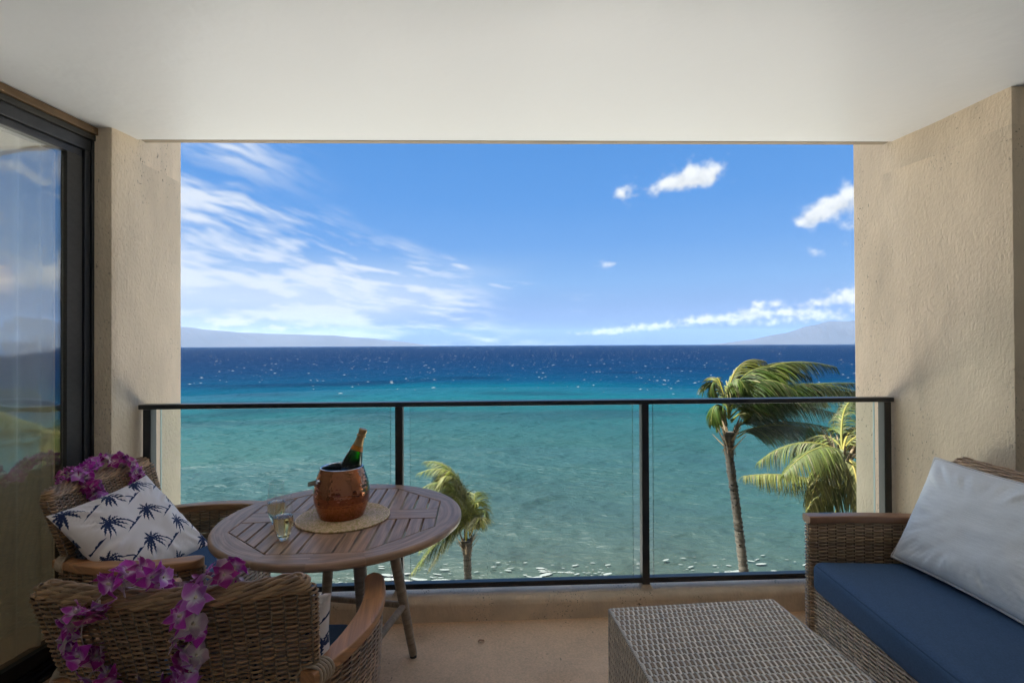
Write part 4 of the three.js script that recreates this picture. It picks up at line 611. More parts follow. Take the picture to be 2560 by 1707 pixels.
// ---------------------------------------------------------------- sofa on the right
{
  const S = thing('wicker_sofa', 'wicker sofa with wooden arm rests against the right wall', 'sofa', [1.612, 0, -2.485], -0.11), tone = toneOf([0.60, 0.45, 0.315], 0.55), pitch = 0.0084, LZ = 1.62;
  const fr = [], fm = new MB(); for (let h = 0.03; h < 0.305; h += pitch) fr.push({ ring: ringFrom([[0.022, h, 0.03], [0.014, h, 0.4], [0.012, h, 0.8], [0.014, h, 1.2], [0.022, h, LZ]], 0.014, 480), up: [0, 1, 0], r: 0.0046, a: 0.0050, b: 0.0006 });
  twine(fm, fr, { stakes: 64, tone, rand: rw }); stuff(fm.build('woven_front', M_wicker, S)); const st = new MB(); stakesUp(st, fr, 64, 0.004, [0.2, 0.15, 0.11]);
  const tone2 = toneOf([0.48, 0.315, 0.19], 0.6);  // shade put into the colour of arm and back strands, front stays paler
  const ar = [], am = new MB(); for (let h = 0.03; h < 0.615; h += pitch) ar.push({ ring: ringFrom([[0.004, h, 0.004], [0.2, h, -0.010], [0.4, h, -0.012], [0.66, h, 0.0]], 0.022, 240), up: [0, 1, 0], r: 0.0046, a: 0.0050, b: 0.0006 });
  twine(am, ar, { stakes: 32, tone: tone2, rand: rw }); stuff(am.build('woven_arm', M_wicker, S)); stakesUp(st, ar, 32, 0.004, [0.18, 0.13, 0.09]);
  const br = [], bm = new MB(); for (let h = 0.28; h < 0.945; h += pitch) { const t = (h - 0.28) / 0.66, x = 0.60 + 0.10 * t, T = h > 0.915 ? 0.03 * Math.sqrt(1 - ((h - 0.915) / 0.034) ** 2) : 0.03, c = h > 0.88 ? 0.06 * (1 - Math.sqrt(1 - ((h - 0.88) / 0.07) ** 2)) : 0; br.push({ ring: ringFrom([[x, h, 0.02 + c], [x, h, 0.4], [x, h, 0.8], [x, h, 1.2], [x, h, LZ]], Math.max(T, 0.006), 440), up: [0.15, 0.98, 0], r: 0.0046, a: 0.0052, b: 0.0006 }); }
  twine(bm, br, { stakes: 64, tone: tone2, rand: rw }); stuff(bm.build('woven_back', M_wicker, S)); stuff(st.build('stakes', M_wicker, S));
  const ag = sweepBoard([[-0.022, 0.006], [0.2, -0.010], [0.45, -0.012], [0.70, 0.002]], (t) => 0.070 * (t < 0.03 ? 0.9 + 0.1 * t / 0.03 : 1), 0.036, 0.632, 50), U = ag.attributes.uv, P = ag.attributes.position; for (let i = 0; i < U.count; i++) U.setXY(i, (P.getX(i) + 0.03) / 0.75, (P.getZ(i) + 0.06) / 0.12 + P.getY(i) * 0.2);
  const T_sofaArm = dtex(768, 128, (u, v) => { const g = fbm(u * 6, v * 30, 4, 0, 0.6), k = 1 + (g - 0.5) * 0.3, s = ss(0.55, 0.68, 1.05 * Math.exp(-(((u - 0.15) / 0.075) ** 2) - (((v - 0.42) / 0.16) ** 2)) + (fbm(u * 110, v * 18, 4) - 0.5) * 0.9); const c = [0.60 * k, 0.43 * k, 0.315 * k]; return [lerp(c[0], 0.24, s), lerp(c[1], 0.225, s), lerp(c[2], 0.25, s)]; }, true);
  put('armrest', ag, phys({ map: T_sofaArm, roughness: 0.4, clearcoat: 0.12, clearcoatRoughness: 0.4 }), S);
  put('seat_base', box(0.04, 0.60, 0.25, 0.292, 0.03, LZ - 0.02), M_tableEdge, S);
  const at = (x, y, z) => V3(x, y, z).applyEuler(S.rotation).add(S.position);
  const cu = thing('sofa_cushion', 'long navy blue seat cushion on the wicker sofa', 'cushion', at(0.285, 0.2935, 0.045 + 0.76).toArray(), -0.11), g = cushionGeo(0.62, 1.52, 0.150, 0.045, 0.016, 9, 36, 60); put('cover', g, M_navy, cu);
  for (const y of [0.134, 0.017]) { const p = [], a = 0.62 / 2 - 0.012, b = 0.76 - 0.012, R = 0.035; for (const [sx, sz, t0] of [[1, 1, 0], [-1, 1, 1], [-1, -1, 2], [1, -1, 3]]) for (let k = 0; k <= 5; k++) { const t = (t0 + k / 5) * Math.PI / 2; p.push([sx * (a - R) + R * Math.cos(t), y, sz * (b - R) + R * Math.sin(t)]); } const m = new MB(), q = []; for (let i = 0; i < p.length; i++) { const A = p[i], Bq = p[(i + 1) % p.length], n = Math.max(1, Math.round(Math.hypot(A[0] - Bq[0], A[2] - Bq[2]) / 0.04)); for (let k = 0; k < n; k++) q.push([lerp(A[0], Bq[0], k / n), y, lerp(A[2], Bq[2], k / n)]); } m.tube(q, 0.0042, 7, { closed: true }); m.build('piping', M_navyPipe, cu); }
  const pw = thing('white_pillow', 'large white pillow with piped edge leaning in the sofa corner', 'pillow'), w = 0.74, hh = 0.52; put('cover', pillowGeo(w, hh, 0.20, 12, { bow: 0.055, wr: 0.012, n: 72 }), M_white, pw);
  const sm = new MB(); sm.tube(pillowSeam(w, hh, 0.055, 40), 0.0075, 8, { closed: true }); sm.build('piping', phys({ color: lin(0.66, 0.63, 0.62), roughness: 0.85 }), pw);
  // bottom edge from the far front corner of the seat towards the viewer
  const bl = V3(1.955, 0.472, -2.385), xd = V3(0.02, -0.015, 1).normalize(), yd = V3(0.215, 0.455, 0.0).normalize(); const c = bl.clone().addScaledVector(xd, w / 2).addScaledVector(yd, hh / 2); lay(pw, c.toArray(), xd.clone().negate().toArray().map((q) => -q), yd.toArray());
}

// ---------------------------------------------------------------- woven ottoman table
{
  const O = thing('wicker_ottoman', 'pale woven cube table in front of the sofa', 'coffee table', [0.869, 0, -1.738], 0.052), L = 0.705, Hh = 0.42, h2 = L / 2;
  const sheet = (name, o, ex, ey, nn, len, wid, warpP, rowP) => {   // warps along ey float over pairs of wefts along ex
    const hand = V3(...ex).cross(V3(...ey)).dot(V3(...nn)) > 0, m = new MB(), r = rng(len * 1000 + nn[0] * 7 + nn[2] * 3), nW = Math.round(wid / warpP), nR = Math.round(len / rowP), P = (a, b, c) => [o[0] + ex[0] * a + ey[0] * b + nn[0] * c, o[1] + ex[1] * a + ey[1] * b + nn[1] * c, o[2] + ex[2] * a + ey[2] * b + nn[2] * c];
    const ribbon = (pts, w, t, ax, col) => { const st = m.p.length / 3, K = 6; pts.forEach((p, k) => { const sh = 0.9 + 0.2 * r(); m.col = col.map((q) => q * sh); for (let j = 0; j <= K; j++) { const a = j / K * Math.PI * 2, ca = Math.cos(a), sa = Math.sin(a); m.v(p[0] + ax[0] * ca * w + nn[0] * sa * t, p[1] + ax[1] * ca * w + nn[1] * sa * t, p[2] + ax[2] * ca * w + nn[2] * sa * t, ax[0] * ca * 0.6 + nn[0] * sa, ax[1] * ca * 0.6 + nn[1] * sa, ax[2] * ca * 0.6 + nn[2] * sa); } }); for (let k = 0; k < pts.length - 1; k++) for (let j = 0; j < K; j++) { const a = st + k * (K + 1) + j, b = a + K + 1; (ax === ex) === hand ? m.q(a, b, b + 1, a + 1) : m.q(a, a + 1, b + 1, b); } };
    for (let i = 0; i < nW; i++) { const x = (i + 0.5) / nW * wid, pts = [], ph = i % 2, tn = 0.82 + 0.3 * r(); const seg = nR * 5; for (let k = 0; k <= seg; k++) { const y = k / seg * len, c = Math.cos((k / 5 + ph) * Math.PI), z = 0.0042 * Math.sign(c) * Math.pow(Math.abs(c), 0.6); pts.push(P(x, y, z)); } ribbon(pts, 0.0042, 0.0022, ex, [0.84 * tn, 0.73 * tn, 0.61 * tn]); }
    for (let j = 0; j <= nR; j++) for (const d of [-0.0078, 0, 0.0078]) { const y = clamp(j / nR * len + d, 0.002, len - 0.002), pts = [], tn = 0.8 + 0.3 * r(); for (let k = 0; k <= nW * 2; k++) { const x = k / (nW * 2) * wid, i = x / wid * nW - 0.5, c = Math.cos((i + j) * Math.PI); pts.push(P(x, y, -0.0018 * c)); } ribbon(pts, 0.0030, 0.0023, ey, [0.46 * tn, 0.325 * tn, 0.225 * tn]); }
    stuff(m.build(name, M_wicker, O));
  };
  sheet('woven_top', [-h2, Hh, h2], [1, 0, 0], [0, 0, -1], [0, 1, 0], L, L, 0.0100, 0.0335);
  sheet('woven_side', [-h2, Hh, -h2], [0, 0, 1], [0, -1, 0], [-1, 0, 0], Hh - 0.01, L, 0.0105, 0.0300);
  sheet('woven_side', [-h2, Hh, h2], [1, 0, 0], [0, -1, 0], [0, 0, 1], Hh - 0.01, L, 0.0105, 0.0300);
  sheet('woven_side', [h2, Hh, -h2], [0, 0, 1], [0, -1, 0], [1, 0, 0], Hh - 0.01, L, 0.0105, 0.0300);
  sheet('woven_side', [-h2, Hh, -h2], [1, 0, 0], [0, -1, 0], [0, 0, -1], Hh - 0.01, L, 0.0105, 0.0300);
  const e = new MB(), c4 = [[-1, -1], [1, -1], [1, 1], [-1, 1]].map(([x, z]) => [x * (h2 + 0.001), z * (h2 + 0.001)]); 
  for (let k = 0; k < 4; k++) { const a = c4[k], b = c4[(k + 1) % 4]; for (let s = 0; s < 2; s++) { const pts = []; for (let i = 0; i <= 150; i++) { const t = i / 150, th = t * 75 * Math.PI + s * Math.PI; pts.push([lerp(a[0], b[0], t), Hh - 0.001 + 0.0028 * Math.sin(th), lerp(a[1], b[1], t) + 0].map((q, d) => d === 1 ? q : q + (k % 2 ? (d === 0 ? 0.0028 * Math.cos(th) : 0) : (d === 2 ? 0.0028 * Math.cos(th) : 0)))); } e.col = [0.56, 0.49, 0.43]; e.tube(pts, 0.0036, 6); }
    const up = []; for (let i = 0; i <= 60; i++) up.push([a[0], 0.02 + (Hh - 0.02) * i / 60, a[1]]); e.col = [0.5, 0.43, 0.37]; e.tube(up, (t, i) => 0.0055 + 0.0012 * (i % 2), 7); }
  stuff(e.build('braided_edge', M_wicker, O));
  put('inner_box', box(-h2 + 0.012, h2 - 0.012, 0.03, Hh - 0.012, -h2 + 0.012, h2 - 0.012), std({ color: lin(0.10, 0.075, 0.055), roughness: 0.9 }), O);
  for (const [x, z] of c4) put('foot', new THREE.CylinderGeometry(0.014, 0.014, 0.03, 14).translate(x * 0.94, 0.015, z * 0.94), M_alu, O);
}

// ---------------------------------------------------------------- palms
{
  const M_leaf = phys({ vertexColors: true, transmission: 0.32, thickness: 0, roughness: 0.6, side: THREE.DoubleSide, specularIntensity: 0.3 }), M_bark = std({ vertexColors: true, roughness: 0.95, bumpMap: T_grit, bumpScale: 0.006 });
  const T = (a, b, c, d, t) => { const s = 1 - t, o = []; for (let k = 0; k < 3; k++) o.push(s * s * s * a[k] + 3 * s * s * t * b[k] + 3 * s * t * t * c[k] + t * t * t * d[k]); return V3(...o); };
  const palm = (name, label, trunk, r0, r1, fronds, { wind, leaf, seed, greens, mottled, hang = 0 }) => {
    const base = trunk[trunk.length - 1], G = thing(name, label, 'palm tree', base), rel = (p) => [p[0] - base[0], p[1] - base[1], p[2] - base[2]], r = rng(seed), w = V3(...wind);
    const c = new THREE.CatmullRomCurve3(trunk.map((p) => V3(...rel(p)))), len = c.getLength(), n = Math.round(len / 0.018), pts = []; for (let k = 0; k <= n; k++) { const p = c.getPointAt(k / n); pts.push([p.x, p.y, p.z]); }
    const m = new MB(), ringAt = (t) => { const s = t * len / 0.115 + 0.8 * vn(t * 60, 2); return s - Math.floor(s); };
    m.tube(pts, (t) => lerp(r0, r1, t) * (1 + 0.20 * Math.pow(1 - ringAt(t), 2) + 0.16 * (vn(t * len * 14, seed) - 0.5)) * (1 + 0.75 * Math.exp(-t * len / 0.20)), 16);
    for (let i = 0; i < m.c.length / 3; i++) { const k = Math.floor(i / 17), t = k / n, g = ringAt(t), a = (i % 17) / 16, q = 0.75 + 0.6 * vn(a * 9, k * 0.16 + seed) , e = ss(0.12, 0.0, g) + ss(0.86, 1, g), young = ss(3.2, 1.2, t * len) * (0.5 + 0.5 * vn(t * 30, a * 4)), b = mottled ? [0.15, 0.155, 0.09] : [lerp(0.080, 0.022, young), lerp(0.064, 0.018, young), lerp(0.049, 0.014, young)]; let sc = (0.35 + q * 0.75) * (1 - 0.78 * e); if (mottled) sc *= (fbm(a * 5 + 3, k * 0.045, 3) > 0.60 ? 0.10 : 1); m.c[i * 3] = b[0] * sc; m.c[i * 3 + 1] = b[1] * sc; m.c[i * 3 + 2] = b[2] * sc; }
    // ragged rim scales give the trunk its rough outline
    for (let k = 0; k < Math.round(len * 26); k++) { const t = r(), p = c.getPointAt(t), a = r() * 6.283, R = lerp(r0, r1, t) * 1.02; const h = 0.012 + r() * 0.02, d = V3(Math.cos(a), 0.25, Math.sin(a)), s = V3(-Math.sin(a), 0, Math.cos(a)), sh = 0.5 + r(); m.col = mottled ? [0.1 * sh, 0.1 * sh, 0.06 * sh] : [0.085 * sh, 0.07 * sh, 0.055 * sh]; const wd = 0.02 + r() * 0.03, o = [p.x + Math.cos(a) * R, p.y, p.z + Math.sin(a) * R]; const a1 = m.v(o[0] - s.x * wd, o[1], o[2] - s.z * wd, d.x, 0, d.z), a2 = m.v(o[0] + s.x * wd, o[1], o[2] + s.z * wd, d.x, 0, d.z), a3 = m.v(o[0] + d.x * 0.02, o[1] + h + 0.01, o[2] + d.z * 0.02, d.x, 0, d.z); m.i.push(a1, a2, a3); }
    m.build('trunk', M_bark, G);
    // fibre and old leaf stubs under the crown
    const top = V3(...rel(trunk[0])), f = new MB();
    for (let k = 0; k < 20; k++) { const a = r() * 6.283, up = 0.30 + r() * 0.35, out = 0.14 + r() * 0.22, y0 = -0.45 + r() * 0.35, q = 0.6 + r() * 0.7; f.col = [0.13 * q, 0.09 * q, 0.052 * q]; const R0 = r0 * 0.95; f.tube([[top.x + Math.cos(a) * R0 * 0.7, top.y + y0, top.z + Math.sin(a) * R0 * 0.7], [top.x + Math.cos(a) * (R0 + out * 0.35), top.y + y0 + up * 0.4, top.z + Math.sin(a) * (R0 + out * 0.35)], [top.x + Math.cos(a) * (R0 + out), top.y + y0 + up, top.z + Math.sin(a) * (R0 + out)]], (t) => lerp(0.055, 0.012, t), 6, { flat: 0.35 }); }
    for (let k = 0; k < 60; k++) { const a = r() * 6.283, q = 0.5 + r(); f.col = [0.12 * q, 0.075 * q, 0.04 * q]; const y = -0.4 + r() * 0.5, p = []; let x0 = Math.cos(a) * r0, z0 = Math.sin(a) * r0; for (let i = 0; i < 4; i++) p.push([top.x + x0 * (1 + i * 0.3 * r()), top.y + y - i * i * 0.02 + (r() - 0.5) * 0.06, top.z + z0 * (1 + i * 0.3 * r())]); f.tube(p, 0.006, 4); }
    stuff(f.build('crown_fibre', M_bark, G));
    fronds.forEach((fr, fi) => {
      const [a, b, c2, d] = fr.map(rel), L = T(a, b, c2, d, 0).distanceTo(T(a, b, c2, d, 0.5)) + T(a, b, c2, d, 0.5).distanceTo(T(a, b, c2, d, 1)), mb = new MB(), gr = greens[fi % greens.length], rib = [];
      for (let k = 0; k <= 26; k++) { const p = T(a, b, c2, d, k / 26); rib.push([p.x, p.y, p.z]); } mb.col = [gr[0] * 1.9 + 0.05, gr[1] * 1.5 + 0.035, gr[2] * 1.2 + 0.01]; mb.tube(rib, (t) => lerp(0.024, 0.004, t), 6, { flat: 0.8 });
      const N = Math.round(L / (hang > 0.7 ? 0.0165 : 0.019));
      for (let k = 0; k < N; k++) for (const s of [-1, 1]) {
        const t = 0.10 + 0.895 * (k + r() * 0.8) / N, p = T(a, b, c2, d, t), q = T(a, b, c2, d, Math.min(1, t + 0.01)), p0 = T(a, b, c2, d, Math.max(0, t - 0.01)), tg = q.sub(p0).normalize(); let side = V3().crossVectors(tg, V3(0, 1, 0)); if (side.lengthSq() < 0.02) side.set(0.3, 0, 1); side.normalize().multiplyScalar(s);
        const upv = V3().crossVectors(side, tg).multiplyScalar(s), LL = Math.min(leaf, 0.42 * L + 0.12) * (0.35 + 0.65 * Math.sin(Math.PI * Math.pow(clamp(t, 0.02, 1), 0.75))) * (0.8 + 0.35 * r()) * (t > 0.9 ? 0.8 : 1), wd = (hang > 0.7 ? 0.0155 : 0.0125) * (0.75 + 0.5 * r());
        let dir = side.clone().multiplyScalar(0.75 - 0.35 * hang).addScaledVector(tg, 0.62 + 0.25 * r()).addScaledVector(upv, 0.22 - 0.75 * hang + (r() - 0.5) * 0.3).normalize(), o = p.clone(); const tone = 0.4 + 1.1 * r() * r() + 0.3 * r(), dry = r() < 0.10 ? 1 : 0, pale = ss(0.62, 1, r()) * 0.6, droop = 0.40 + 0.35 * r();
        const cl = [lerp(gr[0], 0.16, dry * 0.7 + pale * 0.3) * tone, lerp(gr[1], 0.14, dry * 0.6 + pale * 0.25) * tone, lerp(gr[2], 0.075, dry * 0.6 + pale * 0.2) * tone], S = 5; let prev = null;
        for (let i = 0; i <= S; i++) {
          const u = i / S, wv = wd * (i === 0 ? 0.5 : Math.pow(1 - u, 0.6)), across = V3().crossVectors(dir, upv).normalize(), nn = V3().crossVectors(across, dir).normalize(), v = i === S ? 0.0008 : wv; mb.col = cl.map((x) => x * (1 + 0.25 * u));
          const A = mb.v(o.x - across.x * v, o.y - across.y * v, o.z - across.z * v, nn.x, nn.y, nn.z), Bv = mb.v(o.x + across.x * v, o.y + across.y * v, o.z + across.z * v, nn.x, nn.y, nn.z); if (prev) mb.q(prev[0], prev[1], Bv, A); prev = [A, Bv];
          o = o.clone().addScaledVector(dir, LL / S); dir = dir.clone().addScaledVector(w, 0.10 + 0.06 * r()).add(V3(0, -droop * 0.62, 0)).normalize();
        }
      }
      mb.build('frond', M_leaf, G);
    });
    return G;
  };
  const G1 = [[0.030, 0.056, 0.004], [0.050, 0.074, 0.006], [0.022, 0.045, 0.003], [0.076, 0.088, 0.010]], G2 = [[0.088, 0.096, 0.010], [0.056, 0.070, 0.010], [0.098, 0.098, 0.022]], G3 = [[0.090, 0.094, 0.020], [0.060, 0.074, 0.014], [0.110, 0.106, 0.030], [0.052, 0.066, 0.012]];
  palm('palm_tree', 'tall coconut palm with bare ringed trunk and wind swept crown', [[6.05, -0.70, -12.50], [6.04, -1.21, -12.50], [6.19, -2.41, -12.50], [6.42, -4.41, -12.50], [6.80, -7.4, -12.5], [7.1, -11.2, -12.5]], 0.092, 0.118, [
    [[6.01, -0.34, -12.50], [5.96, 0.58, -12.30], [6.32, 1.40, -12.00], [7.81, 0.68, -11.90]],
    [[6.03, -0.34, -12.50], [6.30, 0.50, -12.80], [7.16, 1.25, -13.20], [8.66, 0.93, -13.50]],
    [[6.03, -0.37, -12.50], [6.07, 0.44, -12.20], [6.45, 0.99, -11.70], [7.04, 0.41, -11.30]],
    [[6.01, -0.24, -12.50], [6.07, 0.51, -12.70], [6.47, 1.32, -13.00], [7.17, 1.05, -12.80]],
    [[6.05, -0.34, -12.50], [6.52, 0.26, -12.40], [7.65, 0.61, -12.30], [9.13, 0.53, -12.10]],
    [[6.08, -0.40, -12.50], [6.99, 0.04, -12.90], [8.59, 0.44, -13.40], [10.52, 0.10, -13.70]],
    [[6.19, -0.71, -12.50], [6.52, -0.10, -12.40], [7.21, 0.23, -12.30], [8.71, -0.24, -12.30]],
    [[6.24, -0.85, -12.50], [6.66, -0.33, -12.20], [7.68, -0.19, -12.00], [9.07, -0.82, -11.90]],
    [[5.97, -0.18, -12.50], [5.67, 0.16, -12.40], [5.47, 0.02, -12.20], [5.41, -0.44, -12.10]],
    [[5.97, -0.18, -12.50], [5.96, 0.00, -12.80], [6.00, -0.25, -13.00], [6.02, -0.70, -13.00]],
    [[6.01, -0.05, -12.50], [5.71, 0.66, -12.40], [5.53, 0.73, -12.40], [5.50, 0.22, -12.30]],
    [[6.01, -0.13, -12.50], [5.92, 0.51, -12.70], [5.91, 0.84, -12.80], [5.84, 0.50, -12.90]],
    [[6.03, -0.24, -12.50], [5.87, 0.44, -12.20], [5.92, 0.98, -11.90], [5.98, 0.49, -11.60]],
    [[6.04, -0.35, -12.50], [6.2, 0.75, -12.3], [6.9, 1.35, -12.0], [8.2, 0.95, -11.6]], [[6.05, -0.36, -12.50], [6.5, 0.45, -12.1], [7.3, 0.85, -11.6], [8.6, 0.35, -11.2]], [[6.10, -0.45, -12.50], [6.7, 0.10, -12.8], [7.8, 0.35, -13.1], [9.2, -0.1, -13.4]], [[6.2, -0.75, -12.45], [6.6, -0.35, -12.0], [7.4, -0.25, -11.6], [8.4, -0.9, -11.3]],
  ], { wind: [1, -0.25, 0.15], hang: 0.8, leaf: 0.92, seed: 41, greens: G1 });
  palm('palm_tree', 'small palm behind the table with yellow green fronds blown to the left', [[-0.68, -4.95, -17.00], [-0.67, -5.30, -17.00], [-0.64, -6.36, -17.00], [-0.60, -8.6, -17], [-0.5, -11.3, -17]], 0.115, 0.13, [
    [[-0.70, -4.98, -17.00], [-0.52, -3.58, -16.80], [-0.73, -1.97, -16.60], [-2.21, -2.57, -16.40]],
    [[-0.70, -4.92, -17.00], [-0.68, -3.58, -17.30], [-1.01, -2.32, -17.60], [-2.15, -2.50, -17.80]],
    [[-0.67, -4.51, -17.00], [-0.81, -2.64, -16.50], [-1.32, -2.23, -16.20], [-1.61, -2.94, -16.10]],
    [[-0.69, -4.57, -17.00], [-0.77, -3.28, -17.30], [-1.16, -3.04, -17.50], [-1.99, -3.97, -17.70]],
    [[-0.64, -4.49, -17.00], [-1.08, -4.24, -16.70], [-1.60, -4.74, -16.40], [-2.40, -5.67, -16.20]],
    [[-0.64, -4.55, -17.00], [-1.01, -4.45, -17.30], [-1.46, -5.24, -17.50], [-2.00, -6.20, -17.70]],
    [[-0.59, -4.83, -17.00], [-0.58, -4.21, -16.80], [-0.49, -3.52, -16.60], [-0.29, -3.57, -16.50]],
    [[-0.56, -4.75, -17.00], [-0.34, -4.11, -16.90], [-0.10, -3.59, -16.90], [0.04, -4.23, -16.80]],
    [[-0.56, -4.78, -17.00], [-0.38, -4.25, -16.70], [-0.18, -3.67, -16.40], [-0.20, -4.22, -16.20]],
    [[-0.67, -4.64, -17.00], [-0.79, -3.51, -16.60], [-1.08, -2.86, -16.30], [-1.41, -3.62, -16.10]],
    [[-0.68, -4.95, -17.0], [-0.55, -3.7, -16.7], [-0.95, -2.3, -16.3], [-2.05, -2.95, -16.0]], [[-0.68, -4.9, -17.0], [-0.62, -3.9, -17.2], [-1.1, -2.7, -17.4], [-2.0, -3.3, -17.5]], [[-0.64, -4.6, -17.0], [-0.9, -3.9, -16.6], [-1.4, -3.9, -16.3], [-2.1, -4.9, -16.1]], [[-0.60, -4.75, -17.0], [-0.45, -4.0, -17.3], [-0.35, -3.3, -17.5], [-0.5, -3.7, -17.8]],
  ], { wind: [-0.7, -0.35, 0.2], hang: 0.25, leaf: 0.78, seed: 52, greens: G2 });
  palm('palm_tree', 'pale blotchy palm with drooping fronds just above the sofa arm', [[7.18, -0.65, -10.00], [7.06, -1.01, -10.00], [6.88, -1.60, -10.00], [6.70, -2.53, -10.00], [6.5, -5, -10], [6.4, -11.2, -10]], 0.105, 0.13, [
    [[7.16, -1.49, -10.00], [6.46, -1.14, -9.70], [5.67, -0.88, -9.40], [4.66, -0.90, -9.10]],
    [[7.17, -0.70, -10.00], [6.80, -0.43, -10.20], [6.22, -0.44, -10.30], [5.53, -0.92, -10.20]],
    [[7.18, -0.72, -10.00], [6.62, -0.53, -9.60], [6.18, -0.87, -9.30], [5.88, -1.53, -9.10]],
    [[7.43, -1.32, -10.00], [6.93, -1.30, -9.80], [6.48, -1.45, -9.60], [6.17, -1.76, -9.50]],
    [[7.19, -0.67, -10.00], [7.32, -0.25, -9.90], [7.61, -0.19, -9.80], [7.98, -0.55, -9.60]],
    [[7.17, -0.67, -10.00], [7.20, -0.32, -10.30], [7.11, -0.35, -10.80], [6.86, -0.95, -11.20]],
    [[7.21, -0.74, -10.00], [7.14, -0.79, -9.60], [7.07, -1.15, -9.40], [6.95, -1.70, -9.30]],
    [[7.21, -0.70, -10.00], [7.57, -1.04, -10.30], [7.56, -1.55, -10.50], [7.32, -2.19, -10.50]],
    [[7.19, -0.67, -10.00], [7.43, -0.27, -10.30], [7.99, -0.10, -10.60], [8.70, -0.36, -10.70]],
    [[7.17, -0.70, -10.00], [6.51, -0.34, -9.50], [5.76, -0.39, -9.00], [5.17, -0.78, -8.70]],
    [[7.25, -0.67, -10.0], [7.9, 0.05, -9.9], [8.8, 0.05, -9.7], [9.7, -0.8, -9.6]], [[7.25, -0.67, -10.0], [7.9, -0.3, -10.4], [8.7, -0.5, -10.8], [9.4, -1.5, -11.1]], [[7.25, -0.70, -9.95], [7.9, -0.6, -9.5], [8.5, -1.1, -9.1], [8.9, -2.2, -8.9]], [[7.2, -0.66, -10.05], [7.5, 0.3, -10.6], [8.3, 0.5, -11.2], [9.3, 0.0, -11.7]], [[7.22, -0.7, -9.95], [7.6, -0.9, -9.5], [7.9, -1.6, -9.3], [8.1, -2.6, -9.3]], [[7.25, -0.67, -10.0], [7.8, 0.4, -9.7], [8.5, 0.7, -9.3], [9.4, 0.4, -8.9]],
  ], { wind: [0.5, -0.6, 0.2], hang: 0.5, leaf: 0.66, seed: 63, greens: G3, mottled: true });
}

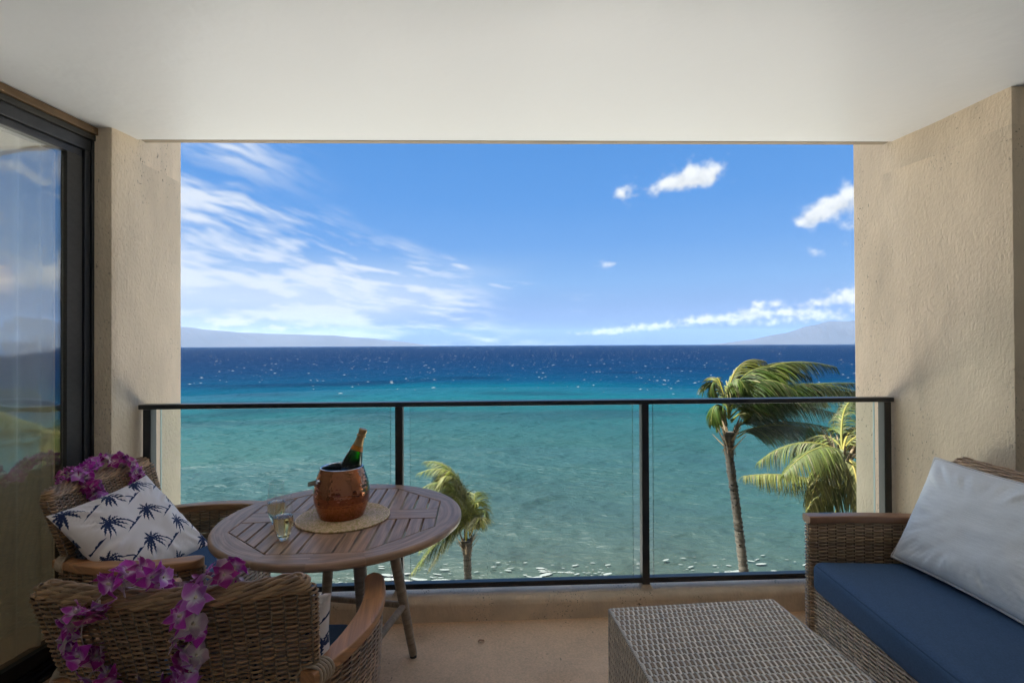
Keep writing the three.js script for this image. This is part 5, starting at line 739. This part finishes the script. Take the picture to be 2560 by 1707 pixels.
// ---------------------------------------------------------------- orchid garlands
{
  const M_petal = phys({ vertexColors: true, transmission: 0.18, thickness: 0, roughness: 0.55, sheen: 0.3, sheenColor: lin(0.8, 0.5, 0.8), side: THREE.DoubleSide });
  const blossom = (seed, kind) => {
    const m = new MB(), r = rng(seed), S = 0.037, pal = [[[0.55, 0.016, 0.46], [0.92, 0.68, 0.84]], [[0.40, 0.008, 0.24], [0.84, 0.50, 0.60]], [[0.62, 0.15, 0.60], [0.92, 0.82, 0.88]], [[0.62, 0.40, 0.50], [0.85, 0.76, 0.66]]][kind];
    const petal = (ang, L, wd, lift, curl, tint) => {
      const st = m.p.length / 3, ca = Math.cos(ang), sa = Math.sin(ang), tw = (r() - 0.5) * 0.3, nu = 6, nv = 7;
      m.grid(nu, nv, (u, v) => { const x = (u - 0.5) * 2, w = wd * Math.pow(Math.sin(Math.PI * Math.min(1, 0.06 + 0.94 * Math.pow(v, 0.85))), 0.75) * (1 - 0.35 * v * v) + 0.0006, y = L * v * (1 - 0.12 * x * x * v), z = lift * v * L - curl * v * v * L + 0.30 * x * x * w - tw * x * w * v + 0.025 * L * Math.sin(v * 7 + x * 2) * v; const px = x * w; return [px * ca - y * sa, px * sa + y * ca, z]; });
      const n = (nu + 1) * (nv + 1); for (let i = 0; i < n; i++) { const v = Math.floor(i / (nu + 1)) / nv, x = Math.abs((i % (nu + 1)) / nu - 0.5) * 2, k = ss(0.10, 0.42, v) * (1 - ss(0.88, 1.0, v) * 0.75) * (1 - 0.25 * ss(0.7, 1, x)), vein = 0.92 + 0.16 * vn(x * 7, v * 2 + seed); for (let q = 0; q < 3; q++) m.c[(st + i) * 3 + q] = lerp(pal[1][q], pal[0][q] * tint, k) * vein; }
    };
    for (const s of [-1, 1]) petal(s * 1.35 + (r() - 0.5) * 0.3, S * 1.05, S * 0.50, 0.35 + r() * 0.3, 0.25 + r() * 0.5, 1);
    petal((r() - 0.5) * 0.3, S * 1.12, S * 0.31, 0.25 + r() * 0.4, 0.3 + r() * 0.6, 1.05); for (const s of [-1, 1]) petal(s * 2.45 + (r() - 0.5) * 0.3, S * 1.08, S * 0.30, 0.2 + r() * 0.4, 0.2 + r() * 0.6, 0.95);
    petal(Math.PI + (r() - 0.5) * 0.2, S * 0.85, S * 0.30, 0.9, 0.1, 0.7);
    m.col = [0.80, 0.66, 0.48]; m.tube([[0, 0, -0.012], [0, 0, 0.001], [0, -0.002, 0.008]], (t) => 0.0028 + 0.001 * Math.sin(t * 3), 7);
    return m.geo();
  };
  const protos = [0, 0, 0, 1, 1, 1, 2, 2, 3, 3].map((k, i) => blossom(900 + i * 7, k));
  const lei = (label, chair, path, outAt, seed, gap) => {                // path in the chair's own axes
    const G = thing('orchid_garland', label, 'flower garland', chair.position.toArray(), chair.rotation.y), c = new THREE.CatmullRomCurve3(path.map((p) => V3(...p)), true, 'centripetal'), L = c.getLength(), n = Math.round(L / gap), r = rng(seed);
    const sm = new MB(), sp = []; for (let k = 0; k < 90; k++) { const p = c.getPointAt(k / 90); sp.push([p.x, p.y, p.z]); } sm.col = [0.6, 0.5, 0.4]; sm.tube(sp, 0.0016, 5, { closed: true }); sm.build('string', std({ color: lin(0.6, 0.5, 0.45), roughness: 0.9 }), G);
    for (let k = 0; k < n; k++) {
      const t = (k + (r() - 0.5) * 0.5) / n, p = c.getPointAt(((t % 1) + 1) % 1), tg = c.getTangentAt(((t % 1) + 1) % 1), out = V3(...outAt(p)), sd = V3().crossVectors(tg, out).normalize(), o = V3().crossVectors(sd, tg).normalize(), a = (r() - 0.5) * 3.6, rad = o.multiplyScalar(Math.cos(a)).addScaledVector(sd, Math.sin(a));
      if (rad.dot(out) < -0.25) rad.addScaledVector(out, 0.9).normalize();
      const z = rad.clone().multiplyScalar(0.75).addScaledVector(tg, (r() < 0.6 ? 1 : -1) * (0.20 + 0.45 * r())).normalize(), x = V3().crossVectors(Math.abs(z.y) > 0.9 ? V3(1, 0, 0) : V3(0, 1, 0), z).normalize(), y = V3().crossVectors(z, x), ro = r() * 6.283, X = x.clone().multiplyScalar(Math.cos(ro)).addScaledVector(y, Math.sin(ro)), Y = V3().crossVectors(z, X);
      const b = put('blossom', protos[Math.floor(r() * protos.length)], M_petal, G); b.quaternion.setFromRotationMatrix(new THREE.Matrix4().makeBasis(X, Y, z)); b.position.copy(p).addScaledVector(rad, 0.012 + r() * 0.008).addScaledVector(out, 0.006); b.scale.setScalar(0.80 + 0.34 * r());
    }
    return G;
  };
  const zo = (h) => 0.225 + 0.15 * Math.pow(clamp((h - 0.36) / 0.54, 0, 1), 1.15), F = (x, h, d) => [x, h, zo(h) - 0.045 * (x / 0.33) ** 2 + d];
  lei('purple orchid garland over the back of the foreground chair', chairB, [F(-0.03, 0.93, -0.005), F(-0.10, 0.925, 0.022), F(-0.165, 0.86, 0.040), F(-0.205, 0.78, 0.040), F(-0.19, 0.70, 0.040), F(-0.135, 0.635, 0.042), F(-0.05, 0.605, 0.042), F(0.03, 0.64, 0.042), F(0.062, 0.71, 0.040), F(0.068, 0.79, 0.040), F(0.085, 0.865, 0.040), F(0.125, 0.925, 0.018), F(0.155, 0.93, -0.012), F(0.13, 0.87, -0.04), F(0.05, 0.84, -0.042), F(-0.02, 0.87, -0.04)], (p) => p.y > 0.90 ? [0, 1, 0.35] : [0, 0.15, p.z > zo(p.y) ? 1 : -1], 71, 0.0205);
  lei('purple orchid garland hanging inside the back of the chair by the door', chairA, [F(0.155, 0.925, 0.005), F(0.125, 0.905, -0.032), F(0.09, 0.85, -0.042), F(0.075, 0.78, -0.044), F(0.03, 0.735, -0.046), F(-0.06, 0.735, -0.046), F(-0.145, 0.775, -0.044), F(-0.20, 0.84, -0.042), F(-0.165, 0.90, -0.036), F(-0.095, 0.932, -0.006), F(-0.03, 0.935, 0.012), F(0.05, 0.90, 0.038), F(0.115, 0.905, 0.034)], (p) => p.y > 0.905 ? [0, 1, -0.45] : [0, 0.2, p.z < zo(p.y) ? -1 : 1], 72, 0.0165);
}
{ // a dry leaf crumb on the floor
  const l = thing('dry_leaf', 'tiny curled dry leaf lying on the bare floor', 'leaf', [-0.033, 0.001, -2.602], 0.6), m = new MB(); m.grid(8, 4, (u, v) => { const x = (u - 0.5) * 0.038, w = 0.007 * Math.sin(Math.PI * (0.08 + 0.84 * u)); return [x, 0.004 + 0.006 * (v * 2 - 1) ** 2 + 0.004 * Math.sin(u * 5), (v - 0.5) * 2 * w]; }); m.build('blade', std({ color: lin(0.42, 0.24, 0.15), roughness: 0.8, side: THREE.DoubleSide }), l);
}
renderer.render(scene, camera);
